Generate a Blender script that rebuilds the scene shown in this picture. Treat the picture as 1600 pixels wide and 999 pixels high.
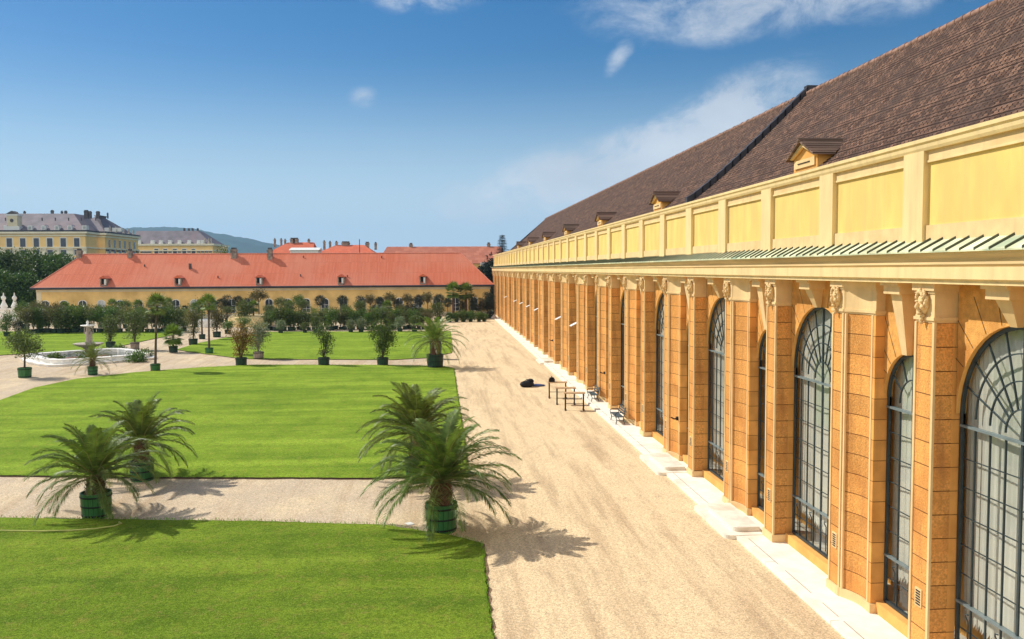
import bpy, bmesh, math, random
from mathutils import Vector, Matrix
R = math.radians
random.seed(7)
for o in list(bpy.data.objects): bpy.data.objects.remove(o)
SC = bpy.context.scene
COL = SC.collection

# ------------------------------------------------------------------ camera
F = 1336.0; H = 9.0
v1 = Vector((687-800, 499.5-421.5, -F)).normalized()
v2 = Vector((124, -22700, -F)).normalized()
wZ = -v2; wY = (v1 - v1.dot(wZ)*wZ).normalized(); wX = wY.cross(wZ)
ROT = Matrix((wX, wY, wZ))
cam_d = bpy.data.cameras.new('camera'); cam = bpy.data.objects.new('camera', cam_d); COL.objects.link(cam)
cam.matrix_world = Matrix.Translation((0, 0, H)) @ ROT.to_4x4()
cam_d.sensor_width = 36; cam_d.lens = 36*F/1600; cam_d.clip_end = 20000; cam_d.clip_start = .1
SC.camera = cam
def ray(px, py): return ROT @ Vector((px-800, 499.5-py, -F))
def P(px, py, z=0.0):
    d = ray(px, py); t = (z-H)/d.z
    return Vector((d.x*t, d.y*t, z))
def PY(px, py, Y):
    d = ray(px, py); t = Y/d.y
    return Vector((d.x*t, Y, H+d.z*t))

# ------------------------------------------------------------------ light
SUN = Vector((-.64, .37, .72)).normalized()
sun_d = bpy.data.lights.new('sun', 'SUN'); sun_d.energy = 4.3; sun_d.angle = R(.55); sun_d.color = (1, .95, .86)
sun = bpy.data.objects.new('sun', sun_d); COL.objects.link(sun)
sun.rotation_euler = SUN.to_track_quat('Z', 'Y').to_euler()
W = bpy.data.worlds.new('World'); SC.world = W; W.use_nodes = True
SC.view_settings.view_transform = 'Standard'; SC.view_settings.look = 'None'
SC.view_settings.gamma = 1; SC.view_settings.exposure = 0.22
SKY_STRENGTH = .14
def build_world():
    nt = W.node_tree; N = nt.nodes; L = nt.links; N.clear()
    out = N.new('ShaderNodeOutputWorld'); bg = N.new('ShaderNodeBackground'); bg.inputs[1].default_value = SKY_STRENGTH
    sky = N.new('ShaderNodeTexSky'); sky.sky_type = 'NISHITA'; sky.sun_disc = False
    sky.sun_elevation = math.asin(SUN.z); sky.sun_rotation = math.atan2(SUN.x, SUN.y)
    sky.altitude = 300; sky.air_density = 1.0; sky.dust_density = .5; sky.ozone_density = 3.0
    tc = N.new('ShaderNodeTexCoord')
    def math_(op, a, b=None, c=None):
        n = N.new('ShaderNodeMath'); n.operation = op
        for i, v in enumerate((a, b, c)):
            if v is None: continue
            if isinstance(v, (int, float)): n.inputs[i].default_value = v
            else: L.new(v, n.inputs[i])
        return n.outputs[0]
    sep = N.new('ShaderNodeSeparateXYZ'); L.new(tc.outputs['Generated'], sep.inputs[0])
    az = math_('ARCTAN2', sep.outputs[0], sep.outputs[1]); el = math_('ARCSINE', sep.outputs[2])
    comb = N.new('ShaderNodeCombineXYZ'); L.new(az, comb.inputs[0]); L.new(math_('MULTIPLY', el, 1.7), comb.inputs[1])
    nz = N.new('ShaderNodeTexNoise'); nz.inputs['Scale'].default_value = 11; nz.inputs['Detail'].default_value = 9
    nz.inputs['Roughness'].default_value = .68; nz.inputs['Distortion'].default_value = .35
    L.new(comb.outputs[0], nz.inputs['Vector'])
    tot = None
    #        px   py   sx(px) sy(px) amp  tilt
    blobs = [(1190, 4, 230, 42, .86, 0), (1130, 40, 95, 26, .74, 0), (1400, 5, 120, 22, .5, 0), (660, -4, 70, 20, .95, 0),
             (966, 92, 22, 20, .72, -.8), (568, 153, 24, 16, .62, 0), (1118, 194, 105, 44, 1.3, -.42), (1000, 244, 130, 42, 1.2, -.34),
             (870, 286, 150, 46, 1.05, -.2), (790, 322, 80, 26, .5, 0), (1270, 130, 40, 20, .4, 0), (15, 296, 30, 14, .4, 0), (390, 140, 70, 14, .3, 0)]
    for (px, py, sx, sy, amp, tilt) in blobs:
        d = ray(px, py).normalized()
        a0 = math.atan2(d.x, d.y); e0 = math.asin(d.z)
        da = math_('SUBTRACT', az, a0); de = math_('SUBTRACT', el, e0)
        de2 = math_('ADD', de, math_('MULTIPLY', da, tilt))
        u = math_('MULTIPLY', da, F/sx*.8); v = math_('MULTIPLY', de2, F/sy*.8)
        g = math_('MULTIPLY', math_('EXPONENT', math_('MULTIPLY', math_('ADD', math_('MULTIPLY', u, u), math_('MULTIPLY', v, v)), -1)), amp)
        tot = g if tot is None else math_('MAXIMUM', tot, g)
    m = math_('MULTIPLY', tot, math_('ADD', math_('MULTIPLY', nz.outputs[0], 2.2), -.35))
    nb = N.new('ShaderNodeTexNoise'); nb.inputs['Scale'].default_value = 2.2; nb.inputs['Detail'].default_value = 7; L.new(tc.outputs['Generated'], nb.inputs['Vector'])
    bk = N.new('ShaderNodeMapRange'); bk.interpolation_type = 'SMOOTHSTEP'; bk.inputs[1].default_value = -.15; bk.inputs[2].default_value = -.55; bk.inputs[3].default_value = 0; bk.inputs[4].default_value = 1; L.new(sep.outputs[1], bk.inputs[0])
    m = math_('MAXIMUM', m, math_('MULTIPLY', bk.outputs[0], math_('ADD', math_('MULTIPLY', nb.outputs[0], 3.2), -.85)))  # unseen cloud cover added behind the camera as fill light
    mr = N.new('ShaderNodeMapRange'); mr.interpolation_type = 'SMOOTHSTEP'
    mr.inputs[1].default_value = .18; mr.inputs[2].default_value = .78; mr.inputs[3].default_value = 0; mr.inputs[4].default_value = .72
    L.new(m, mr.inputs[0])
    # deeper blue air
    hs = N.new('ShaderNodeHueSaturation'); hs.inputs['Saturation'].default_value = 1.42; hs.inputs['Value'].default_value = .56
    hzn = N.new('ShaderNodeMapRange'); hzn.interpolation_type = 'SMOOTHERSTEP'; L.new(el, hzn.inputs[0])
    hzn.inputs[1].default_value = -.02; hzn.inputs[2].default_value = .27; hzn.inputs[3].default_value = 1; hzn.inputs[4].default_value = 0
    hmx = N.new('ShaderNodeMix'); hmx.data_type = 'RGBA'; L.new(hzn.outputs[0], hmx.inputs[0]); L.new(sky.outputs[0], hmx.inputs[6]); hmx.inputs[7].default_value = (7.5, 9.0, 10.2, 1)
    L.new(hmx.outputs[2], hs.inputs['Color'])
    nz2 = N.new('ShaderNodeTexNoise'); nz2.inputs['Scale'].default_value = 7; nz2.inputs['Detail'].default_value = 4
    L.new(comb.outputs[0], nz2.inputs['Vector'])
    cr = N.new('ShaderNodeMix'); cr.data_type = 'RGBA'; L.new(nz2.outputs[0], cr.inputs[0])
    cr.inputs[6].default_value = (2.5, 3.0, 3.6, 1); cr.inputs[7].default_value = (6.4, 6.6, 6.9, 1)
    # the added cloud behind the camera is extra bright, to fill shaded faces
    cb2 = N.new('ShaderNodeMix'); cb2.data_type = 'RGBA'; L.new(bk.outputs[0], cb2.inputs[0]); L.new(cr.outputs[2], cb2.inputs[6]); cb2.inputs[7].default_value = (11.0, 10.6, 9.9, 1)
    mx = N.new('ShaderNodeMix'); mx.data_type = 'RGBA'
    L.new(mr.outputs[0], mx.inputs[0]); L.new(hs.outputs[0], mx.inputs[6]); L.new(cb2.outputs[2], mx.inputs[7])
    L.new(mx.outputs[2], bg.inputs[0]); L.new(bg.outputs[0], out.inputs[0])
build_world()

# ------------------------------------------------------------------ materials
def newmat(name):
    m = bpy.data.materials.new(name); m.use_nodes = True
    nt = m.node_tree; b = nt.nodes['Principled BSDF']
    return m, nt, b
def mat(name, col, rough=.8, var=.15, scale=4., bump=0., bscale=60., metal=0., spec=.3, col2=None, detail=6, dark=None, dscale=.6, objvar=0., stretch=None, mixlo=.35, mixhi=.65):
    """plain surface: two tones mixed by noise, fine bump, and larger stains"""
    m, nt, b = newmat(name); N = nt.nodes; L = nt.links
    tc = N.new('ShaderNodeTexCoord'); vec = tc.outputs['Object']
    if stretch:
        mp = N.new('ShaderNodeMapping'); mp.inputs['Scale'].default_value = stretch; L.new(vec, mp.inputs[0]); svec = mp.outputs[0]
    else: svec = vec
    nz = N.new('ShaderNodeTexNoise'); nz.inputs['Scale'].default_value = scale; nz.inputs['Detail'].default_value = detail; L.new(svec, nz.inputs['Vector'])
    mr = N.new('ShaderNodeMapRange'); mr.inputs[1].default_value = mixlo; mr.inputs[2].default_value = mixhi; L.new(nz.outputs[0], mr.inputs[0])
    mx = N.new('ShaderNodeMix'); mx.data_type = 'RGBA'; L.new(mr.outputs[0], mx.inputs[0])
    c1 = [c*(1-var) for c in col]; c2 = col2 or [min(1, c*(1+var)) for c in col]
    mx.inputs[6].default_value = (*c1, 1); mx.inputs[7].default_value = (*c2, 1)
    res = mx.outputs[2]
    if dark:
        n2 = N.new('ShaderNodeTexNoise'); n2.inputs['Scale'].default_value = dscale; n2.inputs['Detail'].default_value = 5; L.new(svec, n2.inputs['Vector'])
        m2 = N.new('ShaderNodeMapRange'); m2.inputs[1].default_value = .5; m2.inputs[2].default_value = .75; L.new(n2.outputs[0], m2.inputs[0])
        x2 = N.new('ShaderNodeMix'); x2.data_type = 'RGBA'; L.new(m2.outputs[0], x2.inputs[0]); L.new(res, x2.inputs[6]); x2.inputs[7].default_value = (*dark, 1); res = x2.outputs[2]
    if objvar:
        oi = N.new('ShaderNodeObjectInfo'); h = N.new('ShaderNodeHueSaturation')
        r1 = N.new('ShaderNodeMapRange'); r1.inputs[3].default_value = 1-objvar; r1.inputs[4].default_value = 1+objvar; L.new(oi.outputs['Random'], r1.inputs[0])
        L.new(r1.outputs[0], h.inputs['Value']); L.new(res, h.inputs['Color'])
        r2 = N.new('ShaderNodeMapRange'); r2.inputs[3].default_value = .485; r2.inputs[4].default_value = .515; L.new(oi.outputs['Random'], r2.inputs[0]); L.new(r2.outputs[0], h.inputs['Hue'])
        res = h.outputs[0]
    L.new(res, b.inputs['Base Color'])
    b.inputs['Roughness'].default_value = rough; b.inputs['Metallic'].default_value = metal; b.inputs['Specular IOR Level'].default_value = spec
    if bump:
        n3 = N.new('ShaderNodeTexNoise'); n3.inputs['Scale'].default_value = bscale; n3.inputs['Detail'].default_value = 4; L.new(vec, n3.inputs['Vector'])
        bp = N.new('ShaderNodeBump'); bp.inputs['Strength'].default_value = bump; bp.inputs['Distance'].default_value = .02; L.new(n3.outputs[0], bp.inputs['Height']); L.new(bp.outputs[0], b.inputs['Normal'])
    return m
def M_(N, L, op, a, b=None, c=None):
    n = N.new('ShaderNodeMath'); n.operation = op
    for i, v in enumerate((a, b, c)):
        if v is None: continue
        if isinstance(v, (int, float)): n.inputs[i].default_value = v
        else: L.new(v, n.inputs[i])
    return n.outputs[0]
def joints(m, z0, step, width=.022, jcol=(.16, .06, .015), depth=.6, rust=True):
    """horizontal course joints at fixed heights, as a dark groove with bump"""
    nt = m.node_tree; N = nt.nodes; L = nt.links; b = N['Principled BSDF']
    tc = N.new('ShaderNodeTexCoord'); sp = N.new('ShaderNodeSeparateXYZ'); L.new(tc.outputs['Object'], sp.inputs[0])
    f = M_(N, L, 'FRACT', M_(N, L, 'DIVIDE', M_(N, L, 'SUBTRACT', sp.outputs[2], z0), step))
    j = M_(N, L, 'LESS_THAN', f, width/step)
    # each course has a slightly different tone
    fl = M_(N, L, 'FLOOR', M_(N, L, 'DIVIDE', M_(N, L, 'SUBTRACT', sp.outputs[2], z0), step))
    oi = N.new('ShaderNodeObjectInfo'); wn = N.new('ShaderNodeTexWhiteNoise'); wn.noise_dimensions = '2D'
    cb = N.new('ShaderNodeCombineXYZ'); L.new(fl, cb.inputs[0]); L.new(M_(N, L, 'MULTIPLY', oi.outputs['Random'], 57.), cb.inputs[1]); L.new(cb.outputs[0], wn.inputs['Vector'])
    hs = N.new('ShaderNodeHueSaturation'); L.new(M_(N, L, 'ADD', M_(N, L, 'MULTIPLY', wn.outputs[0], .26), .87), hs.inputs['Value'])
    src = b.inputs['Base Color'].links[0].from_socket; L.new(src, hs.inputs['Color'])
    mx = N.new('ShaderNodeMix'); mx.data_type = 'RGBA'; L.new(j, mx.inputs[0]); L.new(hs.outputs[0], mx.inputs[6]); mx.inputs[7].default_value = (*jcol, 1)
    L.new(mx.outputs[2], b.inputs['Base Color'])
    bp = N.new('ShaderNodeBump'); bp.inputs['Strength'].default_value = depth; bp.inputs['Distance'].default_value = .02
    L.new(M_(N, L, 'SUBTRACT', 1., j), bp.inputs['Height'])
    if b.inputs['Normal'].links: L.new(b.inputs['Normal'].links[0].from_socket, bp.inputs['Normal'])
    L.new(bp.outputs[0], b.inputs['Normal'])
def tiles(name, c1, c2, c3, su, sv, rough=.85, axis='Y', bump=.5, patch=.45, mort=.012):
    """roof tiles: brick pattern laid in the plane of a slope; axis = direction of the ridge"""
    m, nt, b = newmat(name); N = nt.nodes; L = nt.links
    tc = N.new('ShaderNodeTexCoord'); sp = N.new('ShaderNodeSeparateXYZ'); L.new(tc.outputs['Object'], sp.inputs[0])
    u = sp.outputs[1] if axis == 'Y' else sp.outputs[0]
    v = M_(N, L, 'MULTIPLY', sp.outputs[2], 1.42)
    cb = N.new('ShaderNodeCombineXYZ'); L.new(u, cb.inputs[0]); L.new(v, cb.inputs[1])
    br = N.new('ShaderNodeTexBrick'); L.new(cb.outputs[0], br.inputs['Vector'])
    br.inputs['Scale'].default_value = 1; br.inputs['Brick Width'].default_value = su; br.inputs['Row Height'].default_value = sv
    br.inputs['Mortar Size'].default_value = mort; br.inputs['Mortar Smooth'].default_value = .3; br.inputs['Bias'].default_value = -.1
    br.inputs['Color1'].default_value = (*c1, 1); br.inputs['Color2'].default_value = (*c2, 1); br.inputs['Mortar'].default_value = tuple([c*.35 for c in c1])+(1,)
    nz = N.new('ShaderNodeTexNoise'); nz.inputs['Scale'].default_value = patch; nz.inputs['Detail'].default_value = 6; L.new(tc.outputs['Object'], nz.inputs['Vector'])
    mr = N.new('ShaderNodeMapRange'); mr.inputs[1].default_value = .42; mr.inputs[2].default_value = .7; mr.inputs[4].default_value = .75; L.new(nz.outputs[0], mr.inputs[0])
    mx = N.new('ShaderNodeMix'); mx.data_type = 'RGBA'; L.new(mr.outputs[0], mx.inputs[0]); L.new(br.outputs[0], mx.inputs[6]); mx.inputs[7].default_value = (*c3, 1)
    L.new(mx.outputs[2], b.inputs['Base Color']); b.inputs['Roughness'].default_value = rough; b.inputs['Specular IOR Level'].default_value = .2
    bp = N.new('ShaderNodeBump'); bp.inputs['Strength'].default_value = bump; bp.inputs['Distance'].default_value = .03
    L.new(M_(N, L, 'SUBTRACT', 1, br.outputs['Fac']), bp.inputs['Height']); L.new(bp.outputs[0], b.inputs['Normal'])
    return m
def leafmat(name, col, var=.3, trans=.25, rough=.5, spec=.35):
    m = mat(name, col, rough=rough, var=var, scale=3.5, detail=3, spec=spec, objvar=.12)
    nt = m.node_tree; N = nt.nodes; L = nt.links; b = N['Principled BSDF']; out = N['Material Output']
    t = N.new('ShaderNodeBsdfTranslucent'); mx = N.new('ShaderNodeMixShader'); mx.inputs[0].default_value = trans
    src = b.inputs['Base Color'].links[0].from_socket
    g = N.new('ShaderNodeMix'); g.data_type = 'RGBA'; g.blend_type = 'MULTIPLY'; g.inputs[0].default_value = 1; L.new(src, g.inputs[6]); g.inputs[7].default_value = (1.4, 1.5, .6, 1)
    L.new(g.outputs[2], t.inputs[0]); L.new(b.outputs[0], mx.inputs[1]); L.new(t.outputs[0], mx.inputs[2]); L.new(mx.outputs[0], out.inputs[0])
    return m
def streaks(m, col, amt=.35, lo=.5, hi=.72, st=(4.5, 4.5, .22)):
    """rain-run dirt: narrow vertical stains"""
    nt = m.node_tree; N = nt.nodes; L = nt.links; b = N['Principled BSDF']; src = b.inputs['Base Color'].links[0].from_socket
    tc = N.new('ShaderNodeTexCoord'); mp = N.new('ShaderNodeMapping'); mp.inputs['Scale'].default_value = st; L.new(tc.outputs['Object'], mp.inputs[0])
    nz = N.new('ShaderNodeTexNoise'); nz.inputs['Scale'].default_value = 1; nz.inputs['Detail'].default_value = 5; L.new(mp.outputs[0], nz.inputs['Vector'])
    mr = N.new('ShaderNodeMapRange'); mr.inputs[1].default_value = lo; mr.inputs[2].default_value = hi; mr.inputs[4].default_value = amt; L.new(nz.outputs[0], mr.inputs[0])
    mx = N.new('ShaderNodeMix'); mx.data_type = 'RGBA'; L.new(mr.outputs[0], mx.inputs[0]); L.new(src, mx.inputs[6]); mx.inputs[7].default_value = (*col, 1); L.new(mx.outputs[2], b.inputs['Base Color'])
# ------------------------------------------------------------------ mesh builder
class MB:
    def __init__(s): s.v = []; s.f = []; s.m = []; s.sm = []
    def add(s, vs, fs, mi=0, smooth=False):
        n = len(s.v); s.v += [Vector(v) for v in vs]
        for f in fs: s.f.append(tuple(i+n for i in f)); s.m.append(mi); s.sm.append(smooth)
    def box(s, x0, x1, y0, y1, z0, z1, mi=0):
        s.add([(x0,y0,z0),(x1,y0,z0),(x1,y1,z0),(x0,y1,z0),(x0,y0,z1),(x1,y0,z1),(x1,y1,z1),(x0,y1,z1)],
              [(0,3,2,1),(4,5,6,7),(0,1,5,4),(1,2,6,5),(2,3,7,6),(3,0,4,7)], mi)
    def quad(s, a, b, c, d, mi=0): s.add([a, b, c, d], [(0, 1, 2, 3)], mi)
    def prism(s, pts, z0, z1, mi=0, cap=True):
        """plan polygon (x,y) counter-clockwise, extruded"""
        n = len(pts); vs = [(x, y, z0) for x, y in pts]+[(x, y, z1) for x, y in pts]
        fs = [(i, (i+1) % n, n+(i+1) % n, n+i) for i in range(n)]
        if cap: fs += [tuple(range(n-1, -1, -1)), tuple(range(n, 2*n))]
        s.add(vs, fs, mi)
    def sweep(s, prof, y0, y1, mi=0, cap=True):
        """profile (x,z) swept along Y"""
        n = len(prof); vs = [(x, y0, z) for x, z in prof]+[(x, y1, z) for x, z in prof]
        fs = [(i, (i+1) % n, n+(i+1) % n, n+i) for i in range(n)]
        if cap: fs += [tuple(range(n)), tuple(range(2*n-1, n-1, -1))]
        s.add(vs, fs, mi)
    def tube(s, pts, rads, n=8, mi=0, cap=True, smooth=True):
        pts = [Vector(p) for p in pts]; rings = []
        for i, p in enumerate(pts):
            d = (pts[min(i+1, len(pts)-1)]-pts[max(i-1, 0)]).normalized()
            a = d.orthogonal().normalized() if i == 0 else (pa - pa.dot(d)*d).normalized()
            pa = a; b = d.cross(a); r = rads[i] if hasattr(rads, '__len__') else rads
            rings.append([p+(a*math.cos(2*math.pi*k/n)+b*math.sin(2*math.pi*k/n))*r for k in range(n)])
        vs = [v for r in rings for v in r]; fs = []
        for i in range(len(pts)-1):
            for k in range(n): fs.append((i*n+k, i*n+(k+1) % n, (i+1)*n+(k+1) % n, (i+1)*n+k))
        s.add(vs, fs, mi, smooth)
        if cap: s.add(rings[0], [tuple(range(n-1, -1, -1))], mi); s.add(rings[-1], [tuple(range(n))], mi)
    def lathe(s, prof, n=20, c=(0, 0, 0), mi=0, smooth=True, sq=None, cap=True):
        """profile (r,z) about a vertical axis"""
        vs = []; fs = []
        for (r, z) in prof:
            for k in range(n):
                a = 2*math.pi*k/n; rr = r
                if sq: rr = r*sq(a)
                vs.append((c[0]+rr*math.cos(a), c[1]+rr*math.sin(a), c[2]+z))
        for i in range(len(prof)-1):
            for k in range(n): fs.append((i*n+k, i*n+(k+1) % n, (i+1)*n+(k+1) % n, (i+1)*n+k))
        s.add(vs, fs, mi, smooth)
        if cap:
            s.add(vs[:n], [tuple(range(n-1, -1, -1))], mi); s.add(vs[-n:], [tuple(range(n))], mi)
    def blob(s, c, rx, ry, rz, mi=0, n=12, jit=0., rnd=random):
        c = Vector(c); vs = []; fs = []; rows = n//2+1
        for i in range(rows):
            th = math.pi*(i+.0)/(rows-1)
            for k in range(n):
                ph = 2*math.pi*k/n; q = 1+rnd.uniform(-jit, jit)
                vs.append(c+Vector((rx*q*math.sin(th)*math.cos(ph), ry*q*math.sin(th)*math.sin(ph), rz*q*math.cos(th))))
        for i in range(rows-1):
            for k in range(n): fs.append((i*n+k, (i+1)*n+k, (i+1)*n+(k+1) % n, i*n+(k+1) % n))
        s.add(vs, fs, mi, True)
    def leaf(s, p, d, up, ln, w, mi=0, bend=0.):
        """one leaf-shaped face"""
        side = d.cross(up)
        if side.length < 1e-4: side = d.orthogonal()
        side.normalize(); nrm = side.cross(d)
        m = p+d*ln*.5+nrm*bend*ln
        s.add([p, m+side*w*.5, p+d*ln, m-side*w*.5], [(0, 1, 2, 3)], mi)
    def build(s, name, mats, parent=None, loc=None):
        off = Vector(loc) if loc else (parent_loc(parent) if parent else Vector((0, 0, 0)))
        me = bpy.data.meshes.new(name); me.from_pydata([tuple(v-off) for v in s.v], [], s.f)
        for m in (mats if isinstance(mats, (list, tuple)) else [mats]): me.materials.append(m)
        me.polygons.foreach_set('material_index', s.m); me.polygons.foreach_set('use_smooth', s.sm)
        me.validate(); me.update()
        o = bpy.data.objects.new(name, me); COL.objects.link(o)
        if parent: o.parent = parent
        if loc and not parent: o.location = off
        return o
def parent_loc(o):
    v = Vector((0, 0, 0))
    while o: v += o.location; o = o.parent
    return v
def tag(o, label=None, cat=None, group=None, kind=None):
    if label: o['label'] = label
    if cat: o['category'] = cat
    if group: o['group'] = group
    if kind: o['kind'] = kind
    return o
def empty(name, loc=(0, 0, 0), rz=0):
    o = bpy.data.objects.new(name, None); COL.objects.link(o); o.location = loc; o.rotation_euler.z = rz; o.empty_display_size = .3
    return o
KIDS = {}
def copy_tree(o, parent=None):
    c = o.copy(); COL.objects.link(c); c.parent = parent
    for ch in list(o.children): copy_tree(ch, c)
    return c
def part_copy(o, dy):
    """copy of a building's part (and its sub-parts) moved along the facade"""
    c = o.copy(); COL.objects.link(c); c.location.y += dy
    for ch in list(o.children):
        d = ch.copy(); COL.objects.link(d); d.parent = c
    return c
def rs(seed): return random.Random(seed)

# ------------------------------------------------------------------ materials in use
m_rough = mat('roughcast', (.74, .345, .09), rough=.95, var=.20, scale=22, bump=1.0, bscale=30, dark=(.56, .22, .05), dscale=.8, detail=3)
joints(m_rough, .35, .53)
m_plast = mat('ochre_plaster', (.78, .41, .11), rough=.9, var=.08, scale=2.5, bump=.15, bscale=30, dark=(.60, .27, .06), dscale=.7)
m_plastj = mat('ochre_plaster_jointed', (.77, .37, .095), rough=.9, var=.09, scale=2.5, bump=.2, bscale=30, dark=(.56, .23, .045), dscale=.8)
joints(m_plastj, .35, .53, width=.018, jcol=(.22, .09, .02), depth=.4)
m_trim = mat('cream_trim', (.80, .56, .27), rough=.8, var=.06, scale=3, bump=.08, bscale=25, dark=(.68, .46, .2), dscale=.9)
m_corn = mat('cream_cornice', (.82, .61, .29), rough=.8, var=.06, scale=2, dark=(.70, .51, .25), dscale=.55, stretch=(1, 1.2, .5))
m_corn2 = mat('weathered_cornice', (.66, .47, .22), rough=.85, var=.12, scale=2, dark=(.50, .33, .15), dscale=.7, stretch=(1, .3, 4))
m_yel = mat('yellow_panel', (.82, .57, .17), rough=.85, var=.09, scale=1.3, dark=(.74, .52, .17), dscale=.7, bump=.06, bscale=14, stretch=(1, 1.3, .5))
streaks(m_yel, (.60, .44, .18), .35); streaks(m_trim, (.52, .36, .18), .35); streaks(m_corn, (.52, .38, .2), .35); streaks(m_rough, (.36, .15, .05), .45, st=(5, 5, .5)); streaks(m_plastj, (.42, .2, .07), .4)
m_copper = mat('copper_flashing', (.66, .66, .42), spec=.05, rough=.9, var=.25, scale=1.6, dark=(.30, .40, .28), dscale=1.1)
m_seam = mat('flashing_seam', (.08, .09, .06), rough=.6, var=.2, scale=3)
m_lead = mat('lead', (.045, .045, .055), rough=.55, var=.2, scale=2)
m_roof = tiles('brown_tiles', (.095, .052, .036), (.33, .185, .12), (.085, .056, .044), .17, .20, bump=1.0, patch=.9, mort=.022)
m_roofd = tiles('dormer_tiles', (.14, .08, .06), (.34, .21, .15), (.11, .08, .06), .2, .16, bump=.7)
m_ridge = mat('ridge_tiles', (.30, .17, .12), var=.3, scale=3)
m_frame = mat('window_metal', (.028, .045, .05), rough=.45, var=.25, scale=3, spec=.5)
m_bar = mat('transom_metal', (.16, .20, .20), rough=.45, var=.15, scale=3, spec=.5)
m_dark = mat('dark_interior', (.02, .02, .02), var=.2)
m_curt = mat('grey_curtain', (.58, .56, .49), rough=.9, var=.10, scale=1., stretch=(2, 2, .4), dark=(.44, .44, .37), dscale=.45)
m_stone = mat('pale_paving', (.86, .80, .68), rough=.85, var=.06, scale=2.5, bump=.1, bscale=20, dark=(.70, .62, .48), dscale=.8)
m_step = mat('step_stone', (.80, .73, .60), rough=.85, var=.08, scale=3, dark=(.6, .5, .38), dscale=1.2)
m_white = mat('white_stone', (.86, .82, .74), rough=.7, var=.05, scale=3, dark=(.66, .64, .58), dscale=1.2)
m_statue = mat('weathered_stone', (.44, .38, .31), rough=.9, var=.2, scale=4, dark=(.28, .25, .22), dscale=2)
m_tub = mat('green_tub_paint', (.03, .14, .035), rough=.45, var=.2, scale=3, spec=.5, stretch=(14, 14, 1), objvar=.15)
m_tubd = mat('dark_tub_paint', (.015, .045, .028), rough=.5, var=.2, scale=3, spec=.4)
m_hoop = mat('hoop_iron', (.012, .016, .014), rough=.5, var=.2, scale=4)
m_soil = mat('soil', (.07, .045, .03), var=.3, scale=12, bump=.6)
m_bark = mat('palm_bark', (.15, .075, .045), var=.5, scale=14, bump=1, bscale=25, rough=.95)
m_wood = mat('bark', (.10, .075, .055), var=.35, scale=9, bump=.6, rough=.95)
m_pale = mat('pale_bark', (.34, .31, .26), var=.2, scale=9, rough=.9)
m_palm = leafmat('palm_leaf', (.125, .175, .036), var=.4, trans=.2, rough=.48, spec=.3)
m_palm2 = leafmat('bright_palm_leaf', (.15, .22, .04), var=.3, trans=.22, rough=.4, spec=.45)
m_rachis = mat('rachis', (.28, .26, .08), var=.2, rough=.5)
m_leafA = leafmat('olive_leaf', (.10, .125, .035), var=.35)
m_leafB = leafmat('mid_green_leaf', (.085, .14, .026), var=.35)
m_leafC = leafmat('dark_clipped_leaf', (.034, .045, .022), var=.35, trans=.1)
m_leafD = leafmat('grey_green_leaf', (.17, .2, .13), var=.25)
m_leafE = leafmat('russet_leaf', (.20, .115, .02), var=.45)
m_leafF = leafmat('brownish_leaf', (.12, .105, .04), var=.35)
m_leafG = leafmat('fresh_leaf', (.10, .17, .035), var=.3)
m_treeA = leafmat('tree_leaf', (.065, .115, .02), var=.5, trans=.2)
m_fir = leafmat('fir_needles', (.018, .035, .022), var=.3, trans=.05)
m_red = tiles('red_tiles', (.61, .16, .08), (.68, .20, .11), (.62, .24, .15), .22, 3.0, axis='X', bump=.1, patch=.12)
m_red2 = tiles('brick_red_tiles', (.40, .13, .075), (.52, .2, .12), (.36, .13, .09), 1.4, .9, axis='X', bump=.1, patch=.3)
m_red3 = tiles('orange_red_tiles', (.60, .13, .06), (.66, .17, .08), (.45, .14, .09), 1.2, .9, axis='X', bump=.1, patch=.2)
m_och = mat('ochre_wall', (.76, .52, .20), rough=.9, var=.08, scale=.6, dark=(.5, .33, .11), dscale=.25)
m_ochl = mat('pale_cornice', (.68, .60, .42), rough=.9, var=.08, scale=.6)
m_wfr = mat('white_frame', (.72, .72, .68), rough=.7, var=.05)
m_chim = mat('chimney_render', (.30, .25, .2), rough=.9, var=.3, scale=2, dark=(.12, .1, .09), dscale=1.5)
m_chimd = mat('dark_chimney', (.10, .09, .09), rough=.9, var=.3, scale=1)
m_pal = mat('palace_yellow', (.93, .63, .25), rough=.9, var=.06, scale=.3, dark=(.84, .54, .22), dscale=.1)
m_palw = mat('palace_stucco', (.85, .77, .56), rough=.9, var=.06, scale=.3)
m_palroof = mat('slate_roof', (.16, .135, .15), rough=.7, var=.22, scale=.25, stretch=(1, 1, .3), dark=(.22, .15, .15), dscale=.08)
m_paneb = mat('dark_pane', (.03, .04, .055), rough=.15, var=.3, scale=.5, spec=.6)
m_panel2 = mat('pale_shutter', (.42, .45, .44), rough=.4, var=.2, scale=1)
m_oak = mat('table_wood', (.50, .32, .17), rough=.6, var=.2, scale=5, stretch=(1, 8, 8))
m_iron = mat('black_iron', (.015, .015, .018), rough=.5, var=.2)
m_bench = mat('bench_slat', (.07, .10, .11), rough=.5, var=.2, scale=5)
m_terra = mat('bench_wood', (.45, .17, .05), rough=.6, var=.2, scale=5)
m_cloth = mat('black_cloth', (.012, .012, .014), rough=.8, var=.3)
m_blue = mat('blue_cloth', (.06, .10, .26), rough=.8, var=.2)
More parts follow.
